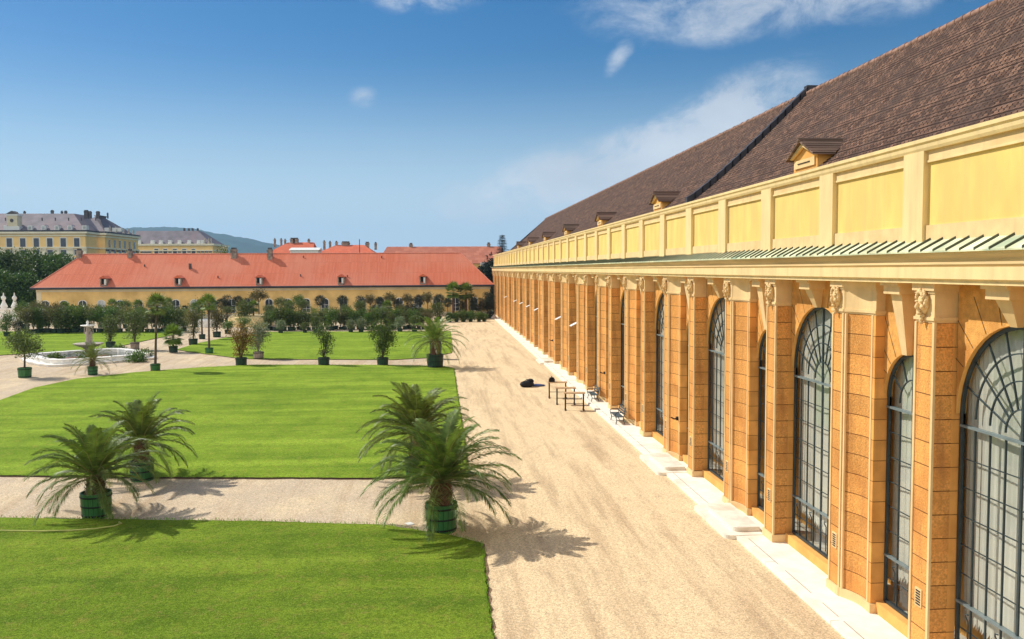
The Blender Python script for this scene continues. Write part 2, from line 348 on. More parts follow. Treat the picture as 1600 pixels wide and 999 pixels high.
def glassmat():
    m, nt, b = newmat('pane_glass'); N = nt.nodes; L = nt.links; out = N['Material Output']; N.remove(b)
    g = N.new('ShaderNodeBsdfGlossy'); g.inputs['Roughness'].default_value = .03; g.inputs['Color'].default_value = (.9, .95, .95, 1)
    t = N.new('ShaderNodeBsdfTransparent'); t.inputs[0].default_value = (.88, .9, .88, 1)
    lw_ = N.new('ShaderNodeLayerWeight'); lw_.inputs[0].default_value = .5; frv = M_(N, L, 'ADD', .05, M_(N, L, 'MULTIPLY', M_(N, L, 'POWER', lw_.outputs['Facing'], 4.), .8))
    mx = N.new('ShaderNodeMixShader'); L.new(frv, mx.inputs[0]); L.new(t.outputs[0], mx.inputs[1]); L.new(g.outputs[0], mx.inputs[2]); L.new(mx.outputs[0], out.inputs[0])
    tc = N.new('ShaderNodeTexCoord'); nz = N.new('ShaderNodeTexNoise'); nz.inputs['Scale'].default_value = 1.6; L.new(tc.outputs['Object'], nz.inputs[0])
    bp = N.new('ShaderNodeBump'); bp.inputs['Strength'].default_value = .12; bp.inputs['Distance'].default_value = .05; L.new(nz.outputs[0], bp.inputs['Height']); L.new(bp.outputs[0], g.inputs['Normal'])
    return m
m_glass = glassmat()
def gravelmat():
    m, nt, b = newmat('gravel'); N = nt.nodes; L = nt.links
    tc = N.new('ShaderNodeTexCoord'); v = tc.outputs['Object']
    def nz(scale, det=6, stretch=None, rough=.6):
        n = N.new('ShaderNodeTexNoise'); n.inputs['Scale'].default_value = scale; n.inputs['Detail'].default_value = det; n.inputs['Roughness'].default_value = rough
        if stretch:
            mp = N.new('ShaderNodeMapping'); mp.inputs['Scale'].default_value = stretch; L.new(v, mp.inputs[0]); L.new(mp.outputs[0], n.inputs['Vector'])
        else: L.new(v, n.inputs['Vector'])
        return n.outputs[0]
    def mixc(f, a, c, lo, hi, amt=1.):
        mr = N.new('ShaderNodeMapRange'); mr.inputs[1].default_value = lo; mr.inputs[2].default_value = hi; mr.inputs[4].default_value = amt; L.new(f, mr.inputs[0])
        x = N.new('ShaderNodeMix'); x.data_type = 'RGBA'; L.new(mr.outputs[0], x.inputs[0])
        for i, q in ((6, a), (7, c)):
            if isinstance(q, tuple): x.inputs[i].default_value = (*q, 1)
            else: L.new(q, x.inputs[i])
        return x.outputs[2]
    # drive along the facade is sandy, the cross paths are greyer and pinker
    sp = N.new('ShaderNodeSeparateXYZ'); L.new(v, sp.inputs[0])
    base = mixc(sp.outputs[0], (.58, .46, .32), (.76, .575, .34), -2.2, 2.2)
    c = mixc(nz(.30, 6), base, (.82, .65, .39), .45, .72, .7)
    c = mixc(nz(1.1, 8, (1, .07, 1), .7), c, (.44, .30, .17), .48, .66, .75)      # wheel-worn streaks
    c = mixc(nz(1.7, 7, (1, .3, 1), .7), c, (.40, .28, .17), .54, .74, .6)
    c = mixc(nz(9, 4, None, .8), c, (.34, .24, .14), .5, .7, .6)
    c = mixc(nz(15, 4, None, .85), c, (.86, .76, .58), .54, .7, .7)
    c = mixc(nz(34, 2, None, .8), c, (.22, .15, .09), .53, .68, .7)

    vc = N.new('ShaderNodeTexVoronoi'); vc.inputs['Scale'].default_value = 27.; L.new(v, vc.inputs['Vector'])
    sv = N.new('ShaderNodeSeparateColor'); L.new(vc.outputs['Color'], sv.inputs[0])
    hv = N.new('ShaderNodeHueSaturation'); L.new(M_(N, L, 'ADD', M_(N, L, 'MULTIPLY', sv.outputs[0], .5), .79), hv.inputs['Value']); L.new(c, hv.inputs['Color']); c = hv.outputs[0]
    L.new(c, b.inputs['Base Color']); b.inputs['Roughness'].default_value = .95; b.inputs['Specular IOR Level'].default_value = .15
    bp = N.new('ShaderNodeBump'); bp.inputs['Strength'].default_value = .7; bp.inputs['Distance'].default_value = .03
    L.new(nz(24, 4), bp.inputs['Height']); L.new(bp.outputs[0], b.inputs['Normal'])
    return m
m_gravel = gravelmat()
def grassmat():
    m, nt, b = newmat('mown_grass'); N = nt.nodes; L = nt.links
    tc = N.new('ShaderNodeTexCoord'); v = tc.outputs['Object']
    def nz(scale, det=6, stretch=None, rot=0):
        n = N.new('ShaderNodeTexNoise'); n.inputs['Scale'].default_value = scale; n.inputs['Detail'].default_value = det
        mp = N.new('ShaderNodeMapping'); mp.inputs['Scale'].default_value = stretch or (1, 1, 1); mp.inputs['Rotation'].default_value = (0, 0, rot); L.new(v, mp.inputs[0]); L.new(mp.outputs[0], n.inputs['Vector'])
        return n.outputs[0]
    def mixc(f, a, c, lo, hi, amt=1.):
        mr = N.new('ShaderNodeMapRange'); mr.inputs[1].default_value = lo; mr.inputs[2].default_value = hi; mr.inputs[4].default_value = amt; L.new(f, mr.inputs[0])
        x = N.new('ShaderNodeMix'); x.data_type = 'RGBA'; L.new(mr.outputs[0], x.inputs[0])
        for i, q in ((6, a), (7, c)):
            if isinstance(q, tuple): x.inputs[i].default_value = (*q, 1)
            else: L.new(q, x.inputs[i])
        return x.outputs[2]
    sp = N.new('ShaderNodeSeparateXYZ'); L.new(v, sp.inputs[0])
    c = mixc(nz(.22, 5), (.135, .225, .008), (.22, .32, .014), .35, .65)
    c = mixc(nz(.45, 5, (.09, 1, 1), R(16)), c, (.28, .39, .022), .46, .62, .8)     # mowing stripes
    c = mixc(nz(.8, 4, (.10, 1, 1), R(14)), c, (.095, .18, .01), .52, .66, .6)
    c = mixc(nz(.7, 8), c, (.075, .15, .008), .5, .7, .55)
    c = mixc(nz(1.9, 9), c, (.30, .27, .04), .55, .76, .6)            # dry patches
    c = mixc(nz(7, 6), c, (.075, .15, .008), .48, .66, .45)
    c = mixc(nz(4.5, 8), c, (.30, .24, .06), .57, .72, .5)
    c = mixc(nz(22, 5), c, (.28, .37, .04), .52, .68, .6)
    c = mixc(nz(38, 3), c, (.04, .09, .006), .52, .66, .6)

    vc = N.new('ShaderNodeTexVoronoi'); vc.inputs['Scale'].default_value = 24.; L.new(v, vc.inputs['Vector'])
    sv = N.new('ShaderNodeSeparateColor'); L.new(vc.outputs['Color'], sv.inputs[0])
    hv = N.new('ShaderNodeHueSaturation'); L.new(M_(N, L, 'ADD', M_(N, L, 'MULTIPLY', sv.outputs[0], .5), .75), hv.inputs['Value']); L.new(c, hv.inputs['Color']); c = hv.outputs[0]
    # the nearest lawn is a longer, darker turf than the others
    nr_ = N.new('ShaderNodeMapRange'); nr_.inputs[1].default_value = 31.; nr_.inputs[2].default_value = 32.5; nr_.inputs[3].default_value = .86; nr_.inputs[4].default_value = 1.18; L.new(sp.outputs[1], nr_.inputs[0])
    h2 = N.new('ShaderNodeHueSaturation'); L.new(nr_.outputs[0], h2.inputs['Value']); L.new(c, h2.inputs['Color']); h2.inputs['Saturation'].default_value = .95; c = h2.outputs[0]
    L.new(c, b.inputs['Base Color']); b.inputs['Roughness'].default_value = .9; b.inputs['Specular IOR Level'].default_value = .02
    bp = N.new('ShaderNodeBump'); bp.inputs['Strength'].default_value = .8; bp.inputs['Distance'].default_value = .04
    L.new(nz(30, 5), bp.inputs['Height']); L.new(bp.outputs[0], b.inputs['Normal'])
    return m
m_grass = grassmat()
m_field = mat('far_ground', (.06, .09, .035), var=.4, scale=.02, dark=(.10, .09, .06), dscale=.01)
m_hill = mat('wooded_hill', (.022, .065, .04), rough=.95, var=.35, scale=.006, detail=10, dark=(.02, .045, .022), dscale=.012)

# ------------------------------------------------------------------ ground, lawns, paving
g = MB(); g.quad((-7000, -1500, -.06), (7000, -1500, -.06), (7000, 6200, -.06), (-7000, 6200, -.06))
tag(g.build('ground', m_field), kind='structure')
g = MB()
xs = [-150+8*i for i in range(21)]
g.quad((-150, -25, 0), (9.72, -25, 0), (9.72, 168, 0), (-150, 168, 0))
tag(g.build('gravel_path', m_gravel), kind='structure')
def jitter_poly(pts, closed=True, step=.35, amp=.035, seed=1):
    r = rs(seed); out = []
    n = len(pts)
    for i in range(n):
        a, b = pts[i], pts[(i+1) % n]; L_ = (b-a).length; k = max(1, min(400, int(L_/max(step, L_/300))))
        for j in range(k): q = a.lerp(b, j/k); out.append(Vector((q.x+r.uniform(-amp, amp), q.y+r.uniform(-amp, amp), 0)))
    return out
def lawn(pts, seed):
    pts = [Vector((p.x, p.y, 0)) for p in pts]
    area = sum(pts[i].x*pts[(i+1) % len(pts)].y-pts[(i+1) % len(pts)].x*pts[i].y for i in range(len(pts)))
    if area < 0: pts.reverse()
    q = jitter_poly(pts, seed=seed)
    bm = bmesh.new(); hz = .07
    top = [bm.verts.new((p.x, p.y, hz)) for p in q]
    f = bm.faces.new(top); bmesh.ops.triangulate(bm, faces=[f])
    bot = [bm.verts.new((p.x*1.0, p.y*1.0, -.02)) for p in q]
    n = len(q)
    for i in range(n):
        fc = bm.faces.new((top[i], bot[i], bot[(i+1) % n], top[(i+1) % n])); fc.material_index = 1
    bmesh.ops.recalc_face_normals(bm, faces=bm.faces)
    me = bpy.data.meshes.new('lawn'); bm.to_mesh(me); me.materials.append(m_grass); me.materials.append(m_soil)
    for p in me.polygons:
        if p.material_index == 0 and p.normal.z < 0: p.flip()
    o = bpy.data.objects.new('lawn', me); COL.objects.link(o); tag(o, kind='structure')
    return q
near_top = [P(0, 812), P(250, 815), P(400, 817), P(600, 823), P(700, 838), P(752, 851)]
L1 = lawn([Vector((-60, 31.5, 0))]+near_top+[P(770, 999), Vector((P(770, 999).x-.1, -20, 0)), Vector((-60, -20, 0))], 1)
L2 = lawn([P(-500, 738), P(0, 745), P(240, 748), P(570, 749), P(733, 746), P(714, 612), P(709, 577), P(690, 573), P(600, 571.5), P(400, 571), P(315, 575), P(210, 583), P(120, 593), P(54, 607), P(18, 620), P(-60, 650), P(-300, 690)], 2)
L3 = lawn([P(706, 552), P(707, 546), P(704, 518), P(419, 519.3), P(354, 528), P(305, 538), P(276, 547), P(297, 551), P(337, 556), P(373, 561), P(419, 562.5), P(500, 562.5), P(615, 563), P(667, 560)], 3)
L4 = lawn([P(-300, 575), P(-90, 562), P(0, 556), P(72, 551), P(125, 549), P(165, 546), P(195, 540), P(232, 532), P(260, 526), P(285, 520), P(262, 518.6), P(0, 518.6), P(-300, 518)], 4)
def soil_edge(poly, seed, ymax, w=.13):
    r = rs(seed); mb = MB(); n = len(poly); cx = sum(p.x for p in poly)/n; cy = sum(p.y for p in poly)/n
    out = []
    for i in range(n):
        t = (poly[(i+1) % n]-poly[i-1]).normalized(); nn = Vector((t.y, -t.x, 0)); out.append(poly[i]+nn*w*r.uniform(.15, 1.))
    for i in range(n):
        A, B, C, D = poly[i], poly[(i+1) % n], out[(i+1) % n], out[i]
        if min(A.y, B.y) > ymax: continue
        z = Vector((0, 0, .006)); mb.quad(A+z, D+z, C+z, B+z)
    tag(mb.build('soil_edge', m_soiledge), kind='structure')
m_soiledge = mat('trodden_soil', (.22, .14, .08), var=.35, scale=9, bump=.5)
soil_edge(L1, 31, 60, .16); soil_edge(L2, 32, 110, .14)
# ragged tufts along the near lawn edges
def tufts(poly, ymax, seed, dens=26):
    r = rs(seed); mb = MB(); n = len(poly)
    for i in range(n):
        a, b = poly[i], poly[(i+1) % n]
        if max(a.y, b.y) > ymax or min(a.y, b.y) < 14 or min(a.x, b.x) < -26: continue
        for k in range(int((b-a).length*dens)+1):
            p = a.lerp(b, r.random())+Vector((r.uniform(-.05, .05), r.uniform(-.05, .05), .05))
            d = Vector((r.uniform(-.6, .6), r.uniform(-.6, .6), 1)).normalized()
            mb.leaf(p, d, Vector((r.uniform(-1, 1), r.uniform(-1, 1), 0)), r.uniform(.06, .16), .022)
    return mb
mb = tufts(L1, 40, 5); m2 = tufts(L2, 90, 6, 14); mb.add(m2.v, m2.f)
r = rs(9)
m_tuft = leafmat('grass_blade', (.15, .28, .02), var=.3, trans=.3)
tag(mb.build('grass', m_tuft), 'short ragged grass fringing the edges of the two nearest lawns', 'grass', kind='stuff')

# pavement along the facade
mb = MB(); mb.box(9.72, 11.6, -20, 171.4, -.05, .12)
mb2 = MB()
tagp = mb.build('pavement', m_stone); tag(tagp, kind='structure')
nt = m_stone.node_tree; N = nt.nodes; L = nt.links; b = N['Principled BSDF']
tc = N.new('ShaderNodeTexCoord'); sp = N.new('ShaderNodeSeparateXYZ'); L.new(tc.outputs['Object'], sp.inputs[0])
# long joint behind the kerb stones and cross joints
j1 = M_(N, L, 'LESS_THAN', M_(N, L, 'ABSOLUTE', M_(N, L, 'SUBTRACT', sp.outputs[0], 10.03)), .012)
fy = M_(N, L, 'FRACT', M_(N, L, 'DIVIDE', sp.outputs[1], 1.45)); j2 = M_(N, L, 'MULTIPLY', M_(N, L, 'LESS_THAN', fy, .012), M_(N, L, 'LESS_THAN', sp.outputs[0], 10.03))
nz = N.new('ShaderNodeTexNoise'); nz.inputs['Scale'].default_value = .9; L.new(tc.outputs['Object'], nz.inputs[0])
jj = M_(N, L, 'MULTIPLY', M_(N, L, 'MAXIMUM', j1, j2), M_(N, L, 'GREATER_THAN', nz.outputs[0], .42))
src = b.inputs['Base Color'].links[0].from_socket
mx = N.new('ShaderNodeMix'); mx.data_type = 'RGBA'; L.new(jj, mx.inputs[0]); L.new(src, mx.inputs[6]); mx.inputs[7].default_value = (.3, .2, .12, 1); L.new(mx.outputs[2], b.inputs['Base Color'])
def stone_steps(y0, y1, label):
    mb = MB()
    def slab(x0, ya, yb, z0, z1, r_=.22):
        pts = []
        for (cx, cy, a0) in ((x0+r_, ya+r_, 180), (10.66, ya+.001, 0), (10.66, yb-.001, 0), (x0+r_, yb-r_, 90)):
            if a0 == 0: pts.append((cx, cy)); continue
            for k in range(6):
                a = R(a0+k*18) if a0 == 180 else R(90+k*18)
                pts.append((cx+r_*math.cos(a), cy+r_*math.sin(a)))
        mb.prism(pts, z0, z1)
    slab(9.36, y0, y1, -.02, .14); slab(9.72, y0+.36, y1-.36, .141, .29)
    o = mb.build('stone_steps', m_step, loc=(10, (y0+y1)/2, 0)); tag(o, label, 'steps', 'pale steps set against the arcade')
stone_steps(27.2, 30.9, 'nearest pale two tier stone steps below a narrow arched window')
stone_steps(36.0, 39.7, 'second nearest pale stone steps, one bay beyond the nearest steps')
stone_steps(79.9, 83.5, 'farther pale stone steps beyond the tables and benches')

# ------------------------------------------------------------------ the long yellow arcade
OR = empty('orangery', (10.7, 90, 0))
tag(OR, 'long orange and yellow arcaded baroque hall with brown tiled roof filling the right side', 'building')
OL = Vector((10.7, 90, 0))
XF = 10.7; XW = 11.2; XG = 11.34; ZT = 8.62; PER = 8.79; Y0 = 17.7; ZB = .12; YE = 171.3
KS = list(range(-2, 18))
ZBA, ZSA, RA = 7.85, 5.80, 1.975       # big arch: apex, spring
CB = 6.755                             # centre of the big arch in its bay (4.78..8.73)
CS, RSM = 1.85, 1.15; ZSS = 5.72; ZAS = 6.92
def arch_pts(c, rx, zs, za, n=20): return [(c-rx*math.cos(math.pi*i/n), zs+(za-zs)*math.sin(math.pi*i/n)) for i in range(n+1)]
# --- wall: spandrels over the arches and reveals, per bay in one mesh
mb = MB()
for k in KS:
    o = Y0+k*PER
    for (c, rx, zs, za) in ((CB, RA, ZSA, ZBA), (CS, RSM, ZSS, ZAS)):
        pts = arch_pts(o+c, rx, zs, za)
        for (ya, za_), (yb, zb_) in zip(pts[:-1], pts[1:]):
            mb.quad((XW, ya, za_), (XW, yb, zb_), (XW, yb, ZT), (XW, ya, ZT), 0)
            mb.quad((XW, ya, za_), (XG+.1, ya, za_), (XG+.1, yb, zb_), (XW, yb, zb_), 1)
            if (k, ) and True: pass
        # sill under the glass
        mb.box(XW-.12, XG+.1, o+c-rx+.002, o+c+rx-.002, ZB-.05, .42, 1)
    # rusticated voussoir lines: thin raised wedges between joints
    for (c, rx, zs, za) in ((CB, RA, ZSA, ZBA), (CS, RSM, ZSS, ZAS)):
        for a in range(-60, 61, 15):
            if abs(a) < 8: continue
            an = R(90+a); ca, sa = math.cos(an), math.sin(an)
            r0 = 1.0; p0 = (o+c+rx*ca*1.02, zs+(za-zs)*sa*1.02)
            tmax = (ZT-.25-p0[1])/max(sa, .2); t = min(1.6, tmax, (abs(rx-abs(rx*ca))+.02)/max(abs(ca), .01) if abs(ca) > .1 else 9)
            if t < .15: continue
            p1 = (p0[0]+ca*t, p0[1]+sa*t); nx, nz_ = -sa*.012, ca*.012
            x = XW-.003
            mb.add([(x, p0[0]-nx, p0[1]-nz_), (x, p0[0]+nx, p0[1]+nz_), (x, p1[0]+nx, p1[1]+nz_), (x, p1[0]-nx, p1[1]-nz_)], [(0, 1, 2, 3)], 2)
m_joint = mat('joint_line', (.16, .07, .02), var=.2)
m_roughp = mat('roughcast_spandrel', (.76, .37, .095), rough=.95, var=.14, scale=7, bump=1.0, bscale=38, dark=(.5, .2, .04), dscale=.9)
# back wall, gable, far end
mb.box(XG+.9, XG+1.1, Y0-2*PER, YE, ZB, 9.2, 1)
mb.box(XG+1.1, 22.5, YE-.4, YE, 0, 11.3, 1)
mb.box(22.3, 22.6, -1, YE, 0, 11.3, 1)
mb.box(XG+1.1, 22.3, .6, 1.0, 0, 11.3, 1)
mb.build('wall', [m_roughp, m_plast, m_joint], OR)
# floor/ceiling inside so the panes look into a dim hall
mb = MB(); mb.box(XG+.2, XG+.9, Y0-2*PER, YE, .1, .3); mb.box(XG+.12, XG+.9, Y0-2*PER, YE, 8.6, 8.7); mb.build('hall_floor', m_curt, OR)

def strip(mb, x, y, z0, z1, w=.05, mi=1, k=1.35): mb.box(x-w/2, x+w/2, y-w*k/2, y+w*k/2, z0, z1, mi)
ZC = 7.78
def capital(mb, x0, x1, y0, y1, mi=1):
    for (a, za, zb) in ((.015, ZC, ZC+.05), (.05, ZC+.05, ZC+.12), (.02, ZC+.12, ZC+.16), (0.012, ZC+.16, 8.42), (.04, 8.42, 8.48), (.08, 8.48, 8.66)):
        mb.box(x0-a, x1, y0-a, y1+a, za, zb, mi)
def head(name, parent, x, y, z, seed):
    """carved mask with mane on the pilaster's face, looking out towards the lawn (-X)"""
    r = rs(seed); mb = MB()
    mb.blob((x-.02, y, z), .12, .16, .25, n=14)
    mb.blob((x-.17, y, z-.06), .05, .035, .085, n=8)                      # nose
    for s in (-1, 1):
        mb.blob((x-.13, y+s*.085, z+.045), .045, .055, .03, n=8)          # brow
        mb.blob((x-.12, y+s*.10, z-.08), .05, .06, .06, n=8)              # cheek
    mb.blob((x-.13, y, z-.155), .05, .07, .022, n=8); mb.blob((x-.12, y, z-.215), .055, .06, .05, n=8)   # lips, chin
    for i in range(16):                                                   # mane curls
        a = R(-30+240*i/15); mb.blob((x-.05+r.uniform(-.04, .02), y+.165*math.cos(a), z+.05+.23*math.sin(a)), .05, .048, .058, n=7, jit=.12, rnd=r)
    for i in range(9):
        a = R(20+140*i/8); mb.blob((x-.11, y+.13*math.cos(a), z+.06+.19*math.sin(a)), .055, .045, .05, n=7, jit=.12, rnd=r)
    for i in range(5): mb.blob((x-.06, y+r.uniform(-.05, .05), z-.27-.04*i), .05, .055-.008*i, .04, n=7)  # beard
    o = mb.build(name, m_trim, parent); return o
def vent(parent, x, y, z):
    mb = MB(); mb.box(x-.025, x, y-.13, y+.13, z, z+.42, 0)
    for i in range(6): mb.box(x-.03, x-.0252, y-.09, y+.09, z+.04+i*.06, z+.075+i*.06, 1)
    mb.build('vent_grille', [m_trim, m_dark], parent)
def base_block(mb, x0, y0, y1, z=.36, mi=1):
    mb.box(x0-.07, XW+.1, y0-.07, y1+.07, ZB-.03, z, mi); 
protos = []
o = Y0; e = OL
# narrow pilaster
mb = MB(); y0, y1 = o+0.0, o+.70
mb.box(XF, XW+.12, y0, y1, .36, ZC, 0)
for (x, y) in ((XF, y0), (XF, y1)): strip(mb, x, y, .36, ZC, .055)
mb.box(XW-.06, XW+.125, y0-.004, y0+.1, .36, ZC, 2)
base_block(mb, XF, y0, y1); capital(mb, XF, XW+.05, y0, y1)
pn = mb.build('pilaster', [m_rough, m_trim, m_plastj], OR); head('carved_head', pn, XF-.03, (y0+y1)/2, 8.2, 3); vent(pn, XF, y0+.36, 1.35)
protos.append(pn)
# wide pilaster with concave flank
mb = MB(); a0, a1 = o+3.0, o+4.78
pl = [(XW+.12, a0), (10.98, a0), (10.98, a0+.14)]
flank = []
for i in range(9):
    t = i/8; y = a0+.14+t*.98; x = 10.98-.24*t+.10*math.sin(math.pi*t)*.9
    flank.append((x, y))
poly = [(XW+.12, a0), (10.97, a0), (10.97, a0+.14)]+flank[1:]+[(10.72, a0+1.14), (XF, a0+1.16), (XF, a1), (XW+.12, a1)]
poly_ccw = poly if sum(poly[i][0]*poly[(i+1) % len(poly)][1]-poly[(i+1) % len(poly)][0]*poly[i][1] for i in range(len(poly))) > 0 else poly[::-1]
mb.prism(poly_ccw, .36, ZC, 0)
mb.box(10.955, XW+.125, a0-.006, a0+.13, .36, ZC, 2)                      # smooth jamb strip beside the narrow arch
strip(mb, 10.965, a0+.15, .36, ZC, .05); strip(mb, 10.73, a0+1.10, .36, ZC, .055); strip(mb, XF, a0+1.2, .36, ZC, .05); strip(mb, XF, a1, .36, ZC, .055)
def off(poly, d):   # crude outward offset towards -X and the two sides
    cy = (a0+a1)/2; return [(x-(d if x < XW else 0), y+(d if y > cy+.55 else (-d if y < a0+.2 else 0))) for x, y in poly]
mb.prism(off(poly_ccw, .06), ZB-.03, .36, 1)
for (a, za, zb) in ((.015, ZC, ZC+.05), (.05, ZC+.05, ZC+.12), (.02, ZC+.12, ZC+.16), (.012, ZC+.16, 8.42), (.04, 8.42, 8.48), (.08, 8.48, 8.66)):
    mb.prism(off(poly_ccw, a), za, zb, 1)
pw = mb.build('pilaster', [m_rough, m_trim, m_plastj], OR); head('carved_head', pw, XF-.03, a1-.29, 8.2, 8); vent(pw, XF, a1-.3, 1.35)
protos.append(pw)
# keystones and soffit brackets
def key(c, za):
    mb = MB(); yc = o+c
    mb.add([(XW, yc-.11, za-.03), (XW-.12, yc-.11, za-.03), (XW-.12, yc+.11, za-.03), (XW, yc+.11, za-.03),
            (XW, yc-.24, 8.36), (XW-.36, yc-.24, 8.36), (XW-.36, yc+.24, 8.36), (XW, yc+.24, 8.36)],
           [(0, 1, 2, 3), (7, 6, 5, 4), (0, 4, 5, 1), (1, 5, 6, 2), (2, 6, 7, 3)], 0)
    mb.box(XF+.02, XW, yc-.36, yc+.36, 8.36, 8.62, 0); mb.box(XF-.06, XW, yc-.40, yc+.40, 8.56, 8.66, 0)
    q = mb.build('keystone', m_trim, OR); protos.append(q)
key(CB, ZBA); key(CS, ZAS)
# windows
def window(c, rx, zs, za, ncol, door=False):
    yc = o+c; mb = MB(); t = .05; x0, x1 = XG-.02, XG+.02
    def ztop(y):
        u = max(-1, min(1, (y-yc)/rx)); return zs+(za-zs)*math.sqrt(1-u*u)
    mb.box(x0-.02, x1, yc-rx, yc-rx+.07, .42, zs, 0); mb.box(x0-.02, x1, yc+rx-.09, yc+rx, .42, zs, 0); mb.box(x0-.04, x1, yc-rx+.09, yc+rx-.09, .42, .5, 0)
    w = 2*rx/ncol
    for i in range(1, ncol):
        y = yc-rx+i*w; th = .03 if i % (ncol//2) == 0 else .015
        mb.box(x0, x1, y-th, y+th, .5, zs-.25, 0)
    rows = [1.66+.635*i for i in range(6)]+[1.08]
    for z in rows: mb.box(x0+.008, x1-.008, yc-rx+.09, yc+rx-.09, z-.011, z+.011, 0)
    for z in (1.66, zs-.25):
        mb.box(x0-.05, x1+.01, yc-rx+.03, yc+rx-.03, z-.026, z+.026, 1)
    # arch head: outer ring, inner rings and radial bars
    def ring(f, th, x0=x0, x1=x1, n=24):
        pts = [(yc-rx*f*math.cos(math.pi*i/n), zs-.2*(1-f)+(za-zs)*f*math.sin(math.pi*i/n)) for i in range(n+1)]
        pi_ = [(yc-(rx*f-th)*math.cos(math.pi*i/n), zs-.2*(1-f)+((za-zs)*f-th)*math.sin(math.pi*i/n)) for i in range(n+1)]
        for i in range(n):
            A, B, C, D = pts[i], pts[i+1], pi_[i+1], pi_[i]
            mb.add([(x0, *A), (x0, *B), (x0, *C), (x0, *D), (x1, *A), (x1, *B), (x1, *C), (x1, *D)], [(0, 3, 2, 1), (4, 5, 6, 7), (0, 1, 5, 4), (3, 7, 6, 2)], 0)
    ring(1.0, .08, x0-.03)
    fs = (.76, .52, .27) if ncol > 5 else (.55,)
    for f in fs: ring(f, .026)
    mb.box(x0, x1, yc-rx+.05, yc-rx+.09, zs-.25, zs+.1, 0); mb.box(x0, x1, yc+rx-.09, yc+rx-.05, zs-.25, zs+.1, 0)
    nr = 10 if ncol > 5 else 6
    for i in range(nr+1):
        a = math.pi*i/nr; f0 = fs[-1] if (i != nr//2) else 0
        if i in (0, nr): continue
        A = (yc-rx*f0*math.cos(a), zs-.2*(1-f0)+(za-zs)*f0*math.sin(a)); B = (yc-rx*.97*math.cos(a), zs+(za-zs)*.97*math.sin(a))
        th = .022 if i == nr//2 else .012; dx, dz = B[0]-A[0], B[1]-A[1]; l = math.hypot(dx, dz); px, pz = -dz/l*th, dx/l*th
        mb.add([(x0, A[0]+px, A[1]+pz), (x0, A[0]-px, A[1]-pz), (x0, B[0]-px, B[1]-pz), (x0, B[0]+px, B[1]+pz), (x1, A[0]+px, A[1]+pz), (x1, A[0]-px, A[1]-pz), (x1, B[0]-px, B[1]-pz), (x1, B[0]+px, B[1]+pz)],
               [(0, 1, 2, 3), (7, 6, 5, 4), (0, 3, 7, 4), (1, 5, 6, 2)], 0)
    mb.box(x0-.01, x1, yc-.03, yc+.03, zs-.25, za-.05, 0)
    wn = mb.build('window', [m_frame, m_bar], OR)
    # bolts / handles with little scrolls
    for i in range(1, ncol, 2 if ncol > 5 else 2):
        hb = MB(); y = yc-rx+i*w; hb.tube([(x0-.04, y, .62), (x0-.04, y, 1.35), (x0-.08, y+.03, 1.45), (x0-.1, y, 1.52), (x0-.05, y-.03, 1.5)], .016, 6)
        hb.build('handle', m_frame, wn)
    gb = MB(); xg = XG
    pts = [(xg, yc-rx+.02, .45), (xg, yc+rx-.02, .45)]+[(xg, yy, zz) for yy, zz in arch_pts(yc, rx-.02, zs, za-.02)[::-1]]
    gb.add(pts, [tuple(range(len(pts)-1, -1, -1))]); gb.build('glass', m_glass, wn)
    cb = MB(); n = int(rx*2/.07); r = rs(int(rx*100))
    y = yc-rx-.1
    ys = [y+i*(2*rx+.2)/n for i in range(n+1)]
    for i in range(n):
        gap = (i % (n//2)) in (0, 1, 2) and False
        xa = XG+.16+.012*math.sin(ys[i]*42)+.05*math.sin(ys[i]*3.1); xb = XG+.16+.012*math.sin(ys[i+1]*42)+.05*math.sin(ys[i+1]*3.1)
        cb.quad((xa, ys[i], 1.15+.15*math.sin(ys[i]*2)), (xb, ys[i+1], 1.0+.15*math.sin(ys[i+1]*2)), (xb, ys[i+1], 8.1), (xa, ys[i], 8.1))
    cb.build('curtain', m_curt, wn)
    protos.append(wn)
window(CB, RA, ZSA, ZBA, 8); window(CS, RSM, ZSS, ZAS, 4)
bases = list(protos)
for k in KS:
    if k == 0: continue
    for p in bases: part_copy(p, k*PER)
# opened ventilation sashes, tilted out of far windows
for yv in (67.8, 76.7, 94.2, 103.0, 111.8, 120.6, 138.1):
    mb = MB(); yc = yv; z = 4.55
    mb.add([(XG-.05, yc-.45, z+.35), (XG-.05, yc+.45, z+.35), (XG-.95, yc+.45, z-.1), (XG-.95, yc-.45, z-.1), (XG-.05, yc-.45, z+.31), (XG-.05, yc+.45, z+.31), (XG-.95, yc+.45, z-.14), (XG-.95, yc-.45, z-.14)],
           [(0, 1, 2, 3), (7, 6, 5, 4), (0, 3, 7, 4), (3, 2, 6, 7), (1, 5, 6, 2), (0, 4, 5, 1)])
    mb.build('open_sash', m_wfr, OR)
# iron holders on two piers
for (yy, zz) in ((Y0+PER*2+3.25, 2.05), (Y0+PER*4+3.25, 2.05), (Y0+PER*7+3.25, 2.05)):
    mb = MB(); mb.tube([(10.99, yy, zz), (10.72, yy-.12, zz), (10.55, yy-.3, zz+.1)], .035, 6, smooth=False); mb.box(10.85, 10.97, yy-.08, yy+.08, zz-.08, zz+.08); mb.build('iron_bracket', m_iron, OR)
